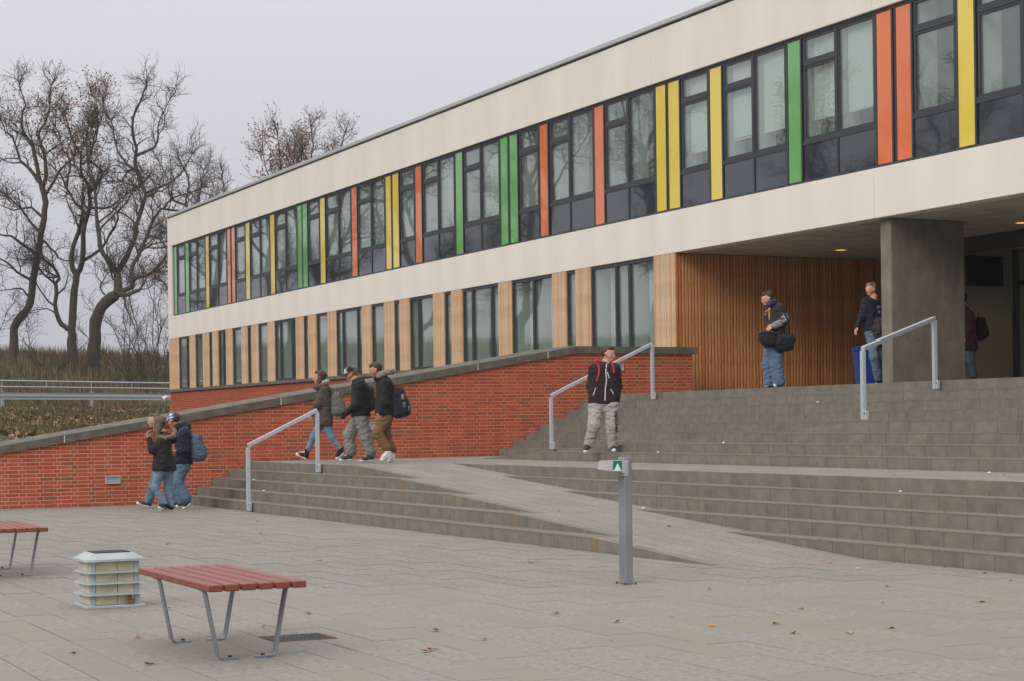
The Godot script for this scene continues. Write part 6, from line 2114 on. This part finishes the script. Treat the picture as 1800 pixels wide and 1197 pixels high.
	extra(w, "hood", [[hh + Vector3(0.13, -0.12, -0.08), hh + Vector3(0.13, -0.12, 0.10), 0.065, 0.065]], black)
	rucksack("dark grey backpack between two walking boys, on the one in sweatpants", P, Vector3(0.22, 1.08, -0.06), Basis.IDENTITY, Vector3(0.18, 0.42, 0.28), cloth("pack_grey", Color(0.035, 0.034, 0.036)), [[Vector3(0.2, 1.26, 0.12), Vector3(0.1, 1.37, 0.18), Vector3(0.0, 1.28, 0.22)]], [])

	P = POSE["ochre_boy"]
	hh = P["head"]
	w = person("ochre_boy", "person looking down in a black jacket with grey fur hood, ochre trousers and white trainers", {"face": Vector3(-1, -0.35, 0.15), "skin": "skin_warm", "hair_mat": "hair_brown", "coat": black, "hem": 0.8, "coat_fat": 1.18, "trousers": ochre, "baggy": 1.18, "cuff": 0.075, "trouser_folds": 0.016, "shoe": white, "sole": white, "no_hand_b": true, "palm_a": Vector3(0.6, 0, -0.5), "thumb_a": Vector3(-1, 0, 0.2), "curl_a": 0.3})
	g = Geo.new()
	fur(g, [hh + Vector3(0.07, -0.10, 0.15), hh + Vector3(0.13, -0.06, 0.17), hh + Vector3(0.22, -0.03, 0.13), hh + Vector3(0.27, -0.02, 0.0), hh + Vector3(0.2, -0.03, -0.12)], 0.045)
	part("fur_trim", g, fur_grey, w["root"])
	extra(w, "collar", [[hh + Vector3(0.02, -0.14, -0.06), hh + Vector3(0.02, -0.14, 0.08), 0.05, 0.05], [hh + Vector3(0.12, -0.1, -0.08), hh + Vector3(0.12, -0.1, 0.1), 0.07, 0.07]], black)
	rucksack("bulky dark backpack with grey-blue patches on the person in ochre trousers", P, Vector3(0.215, 1.0, 0.03), Basis(Vector3.BACK, 0.2), Vector3(0.26, 0.50, 0.34), pack_dark, [[Vector3(0.14, 1.2, 0.15), Vector3(0.08, 1.36, 0.19), Vector3(-0.02, 1.28, 0.22)]], [[Vector3(0.05, -0.04, 0.1), Vector3(0.5, 0, 1), pack_blue], [Vector3(0.10, -0.12, 0.08), Vector3(0.9, 0, 1), pack_blue], [Vector3(0.06, 0.08, 0.1), Vector3(0.5, 0.2, 1), fur_grey]])

	# --- on the upper steps
	P = POSE["strap_boy"]
	hh = P["head"]
	var maroon := cloth("maroon_black", Color(0.026, 0.013, 0.017))
	w = person("strap_boy", "person with hands in pockets, dark zip jacket, red straps and pale grey sweatpants", {"face": Vector3(0.86, -0.06, 0.5), "skin": "skin_fair", "hair_mat": "hair_brown", "coat": maroon, "hem": 0.775, "coat_fat": 1.06, "trousers": pale, "baggy": 1.32, "cuff": 0.088, "trouser_folds": 0.018, "shoe": sneaker, "sole": white, "high_shoes": false, "no_hand_a": true, "no_hand_b": true})
	var front := Vector3(-0.1, 0, 1)
	stripe(w, "zip", [Vector3(-0.07, 1.40, 0), Vector3(-0.082, 1.29, 0), Vector3(-0.073, 1.13, 0), Vector3(-0.092, 1.01, 0), Vector3(-0.10, 0.82, 0)], front, 0.009, white)
	stripe(w, "pocket_zip", [Vector3(-0.245, 1.02, 0), Vector3(-0.285, 0.90, 0)], front, 0.008, white)
	stripe(w, "pocket_zip", [Vector3(-0.01, 1.00, 0), Vector3(0.035, 0.92, 0)], front, 0.007, white)
	stripe(w, "pocket_zip", [Vector3(-0.06, 1.27, 0), Vector3(-0.03, 1.17, 0)], front, 0.008, white)
	var bp := rucksack("red backpack worn on both shoulders by the person in the zip jacket", P, Vector3(-0.10, 1.16, -0.26), Basis(Vector3.UP, PI * 0.5), Vector3(0.18, 0.42, 0.32), red, [], [])
	for line in [[Vector3(-0.22, 1.44, -0.06), Vector3(-0.215, 1.42, 0.02), Vector3(-0.195, 1.33, 0.05), Vector3(-0.20, 1.22, 0.05), Vector3(-0.24, 1.10, 0.03)], [Vector3(0.0, 1.44, -0.06), Vector3(0.0, 1.42, 0.02), Vector3(0.028, 1.34, 0.05), Vector3(0.035, 1.24, 0.05)]]:
		g = Geo.new()
		var lp := PackedVector3Array()
		for q in line:
			lp.append(onto(w["coat"], q, Vector3(0, 0.25, 1), 0.008))
		g.tube(lp, rads(lp.size(), 0.024, 0.020), 8)
		part("strap", g, red, bp)
	# dark lettering down the trouser leg
	var tm := TextMesh.new()
	tm.text = "DEDICATED"
	var fnt := SystemFont.new()
	fnt.font_names = PackedStringArray(["Droid Sans"])
	fnt.font_weight = 700
	tm.font = fnt
	tm.font_size = 16
	tm.pixel_size = 0.0037
	tm.depth = 0.006
	tm.material = black
	var lt := MeshInstance3D.new()
	lt.mesh = tm
	lt.name = "lettering"
	w["root"].add_child(lt)
	var leg_at := onto(w["legs"], Vector3(0.035, 0.48, 0.05), Vector3(0.3, 0, 1), 0.006)
	var nrm := Vector3(0.42, 0.0, 0.91).normalized()
	lt.transform = Transform3D(Basis(Vector3.DOWN, nrm.cross(Vector3.DOWN), nrm), leg_at + nrm * 0.012)

	# --- by the slats
	P = POSE["scarf_man"]
	hh = P["head"]
	w = person("scarf_man", "person with hand to mouth, dark jacket, blue scarf and wide jeans by the slats", {"face": Vector3(-1, -0.3, 0.2), "skin": "skin_fair", "hair_mat": "hair_brown", "coat": cloth("charcoal", Color(0.030, 0.026, 0.028)), "hem": 0.72, "coat_fat": 1.08, "trousers": jeans, "baggy": 1.4, "cuff": 0.11, "trouser_folds": 0.018, "shoe": cloth("suede", Color(0.30, 0.215, 0.15)), "sole": white, "high_shoes": false, "palm_a": Vector3(0, -1, 0), "thumb_a": Vector3(-0.6, 0.5, -0.4), "curl_a": 0.8, "palm_b": Vector3(0.6, 0, 0.3), "curl_b": 0.9})
	extra(w, "scarf", [[hh + Vector3(0.0, -0.09, -0.05), hh + Vector3(0.03, -0.10, 0.09), 0.05, 0.05], [hh + Vector3(0.06, -0.07, 0.09), hh + Vector3(0.10, -0.05, -0.06), 0.06, 0.06], [hh + Vector3(0.11, -0.06, 0.0), hh + Vector3(0.15, -0.09, 0.0), 0.06, 0.05]], cloth("scarf_blue", Color(0.035, 0.035, 0.11)))
	var ea: Vector3 = P["ea"]
	extra(w, "grey_sleeve", [[P["sa"].lerp(ea, 0.6), ea, 0.072, 0.068], [ea, P["ha"] + (ea - P["ha"]).normalized() * 0.07, 0.067, 0.056]], grey, 0.015, 0.03, 0.014)
	var sat := thing("shoulder_bag", "black shoulder bag hanging at the hip of the person with the blue scarf", "bag", P["at"], TURN)
	g = Geo.new()
	flesh(g, [[Vector3(0.02, 0.80, 0.22), Vector3(0.20, 0.82, 0.2), 0.12, 0.10], [Vector3(0.02, 0.70, 0.22), Vector3(0.20, 0.72, 0.2), 0.09, 0.08]], 0.018, 0.05, 0.018)
	part("body", g, pack_dark, sat)
	g = Geo.new()
	var stp := PackedVector3Array()
	for q in [Vector3(0.2, 0.9, 0.1), Vector3(0.16, 1.15, 0.1), Vector3(0.05, 1.38, 0.1)]:
		stp.append(onto(w["coat"], q, Vector3(0, 0, 1), 0.004))
	g.tube(stp, rads(3, 0.015, 0.015), 6)
	part("strap", g, black, sat)
	var hel := thing("helmet_bag", "open dark helmet-shaped bag held in front of the person with the blue scarf", "bag", P["at"], TURN)
	g = Geo.new()
	flesh(g, [[Vector3(-0.24, 0.86, 0.24), Vector3(-0.12, 0.84, 0.24), 0.10, 0.11], [Vector3(-0.21, 0.80, 0.24), Vector3(-0.1, 0.78, 0.24), 0.09, 0.09]], 0.016, 0.04, 0.008)
	part("shell", g, black, hel)
	g = Geo.new()
	g.tube(pts([Vector3(-0.34, 0.92, 0.26), Vector3(-0.26, 0.955, 0.34), Vector3(-0.14, 0.945, 0.35), Vector3(-0.03, 0.92, 0.30)]), rads(4, 0.016, 0.016), 8)
	part("rim", g, cloth("rim_green", Color(0.05, 0.065, 0.055)), hel)

	P = POSE["blond_man"]
	hh = P["head"]
	w = person("blond_man", "blond person in navy hooded top and jeans by the blue bin, half behind the pillar", {"face": Vector3(-0.85, -0.05, 0.5), "skin": "skin_fair", "hair_mat": "hair_blond", "coat": navy, "hem": 1.0, "coat_fat": 1.0, "trousers": jeans_worn, "baggy": 1.1, "cuff": 0.08, "shoe": black, "sole": white, "high_shoes": false, "palm_a": Vector3(0.2, 0, -1), "thumb_a": Vector3(0.3, 0.2, 1), "curl_a": 0.4})
	extra(w, "undershirt", [[w["neck"] + Vector3(-0.02, -0.04, 0.03), w["neck"] + Vector3(-0.03, -0.085, 0.07), 0.045, 0.03]], white, 0.012, 0.02, 0.0)
	var lt2 := MeshInstance3D.new()
	var tm2 := TextMesh.new()
	tm2.text = "47\n08"
	tm2.font = fnt
	tm2.font_size = 16
	tm2.pixel_size = 0.0045
	tm2.depth = 0.005
	tm2.material = grey
	lt2.mesh = tm2
	lt2.name = "chest_print"
	w["root"].add_child(lt2)
	lt2.position = onto(w["coat"], w["neck"] + Vector3(0.06, -0.23, 0), Vector3(0, 0, 1), 0.006)
	var held := thing("carried_jacket", "dark grey quilted jacket carried over the arm of the blond person", "jacket", P["at"], TURN)
	g = Geo.new()
	var ho: Vector3 = P["hb"]
	flesh(g, [[ho + Vector3(-0.04, 0.10, 0.08), ho + Vector3(0.12, 0.12, 0.06), 0.08, 0.09], [ho + Vector3(-0.06, -0.02, 0.09), ho + Vector3(-0.02, -0.20, 0.08), 0.10, 0.08], [ho + Vector3(0.08, 0.02, 0.08), ho + Vector3(0.08, -0.24, 0.06), 0.11, 0.08]], 0.018, 0.05, 0.035, 11.0)
	part("cloth", g, cloth("quilt", Color(0.050, 0.043, 0.046)), held)

	P = POSE["red_coat_person"]
	person("red_coat_person", "person in a dark red hooded coat and jeans standing in the shade behind the pillar", {"face": Vector3(-1, -0.1, -0.1), "skin": "skin_fair", "hair_mat": "hair_brown", "coat": cloth("dark_red", Color(0.095, 0.018, 0.022)), "coat_name": "coat", "hem": 0.72, "coat_fat": 1.1, "trousers": jeans_worn, "cuff": 0.055, "shoe": cloth("boot_brown", Color(0.11, 0.035, 0.02)), "sole": black})
	rucksack("black backpack on the person in the dark red coat", P, Vector3(0.2, 1.12, 0.0), Basis(Vector3.BACK, 0.1), Vector3(0.18, 0.42, 0.28), pack_dark, [], [])
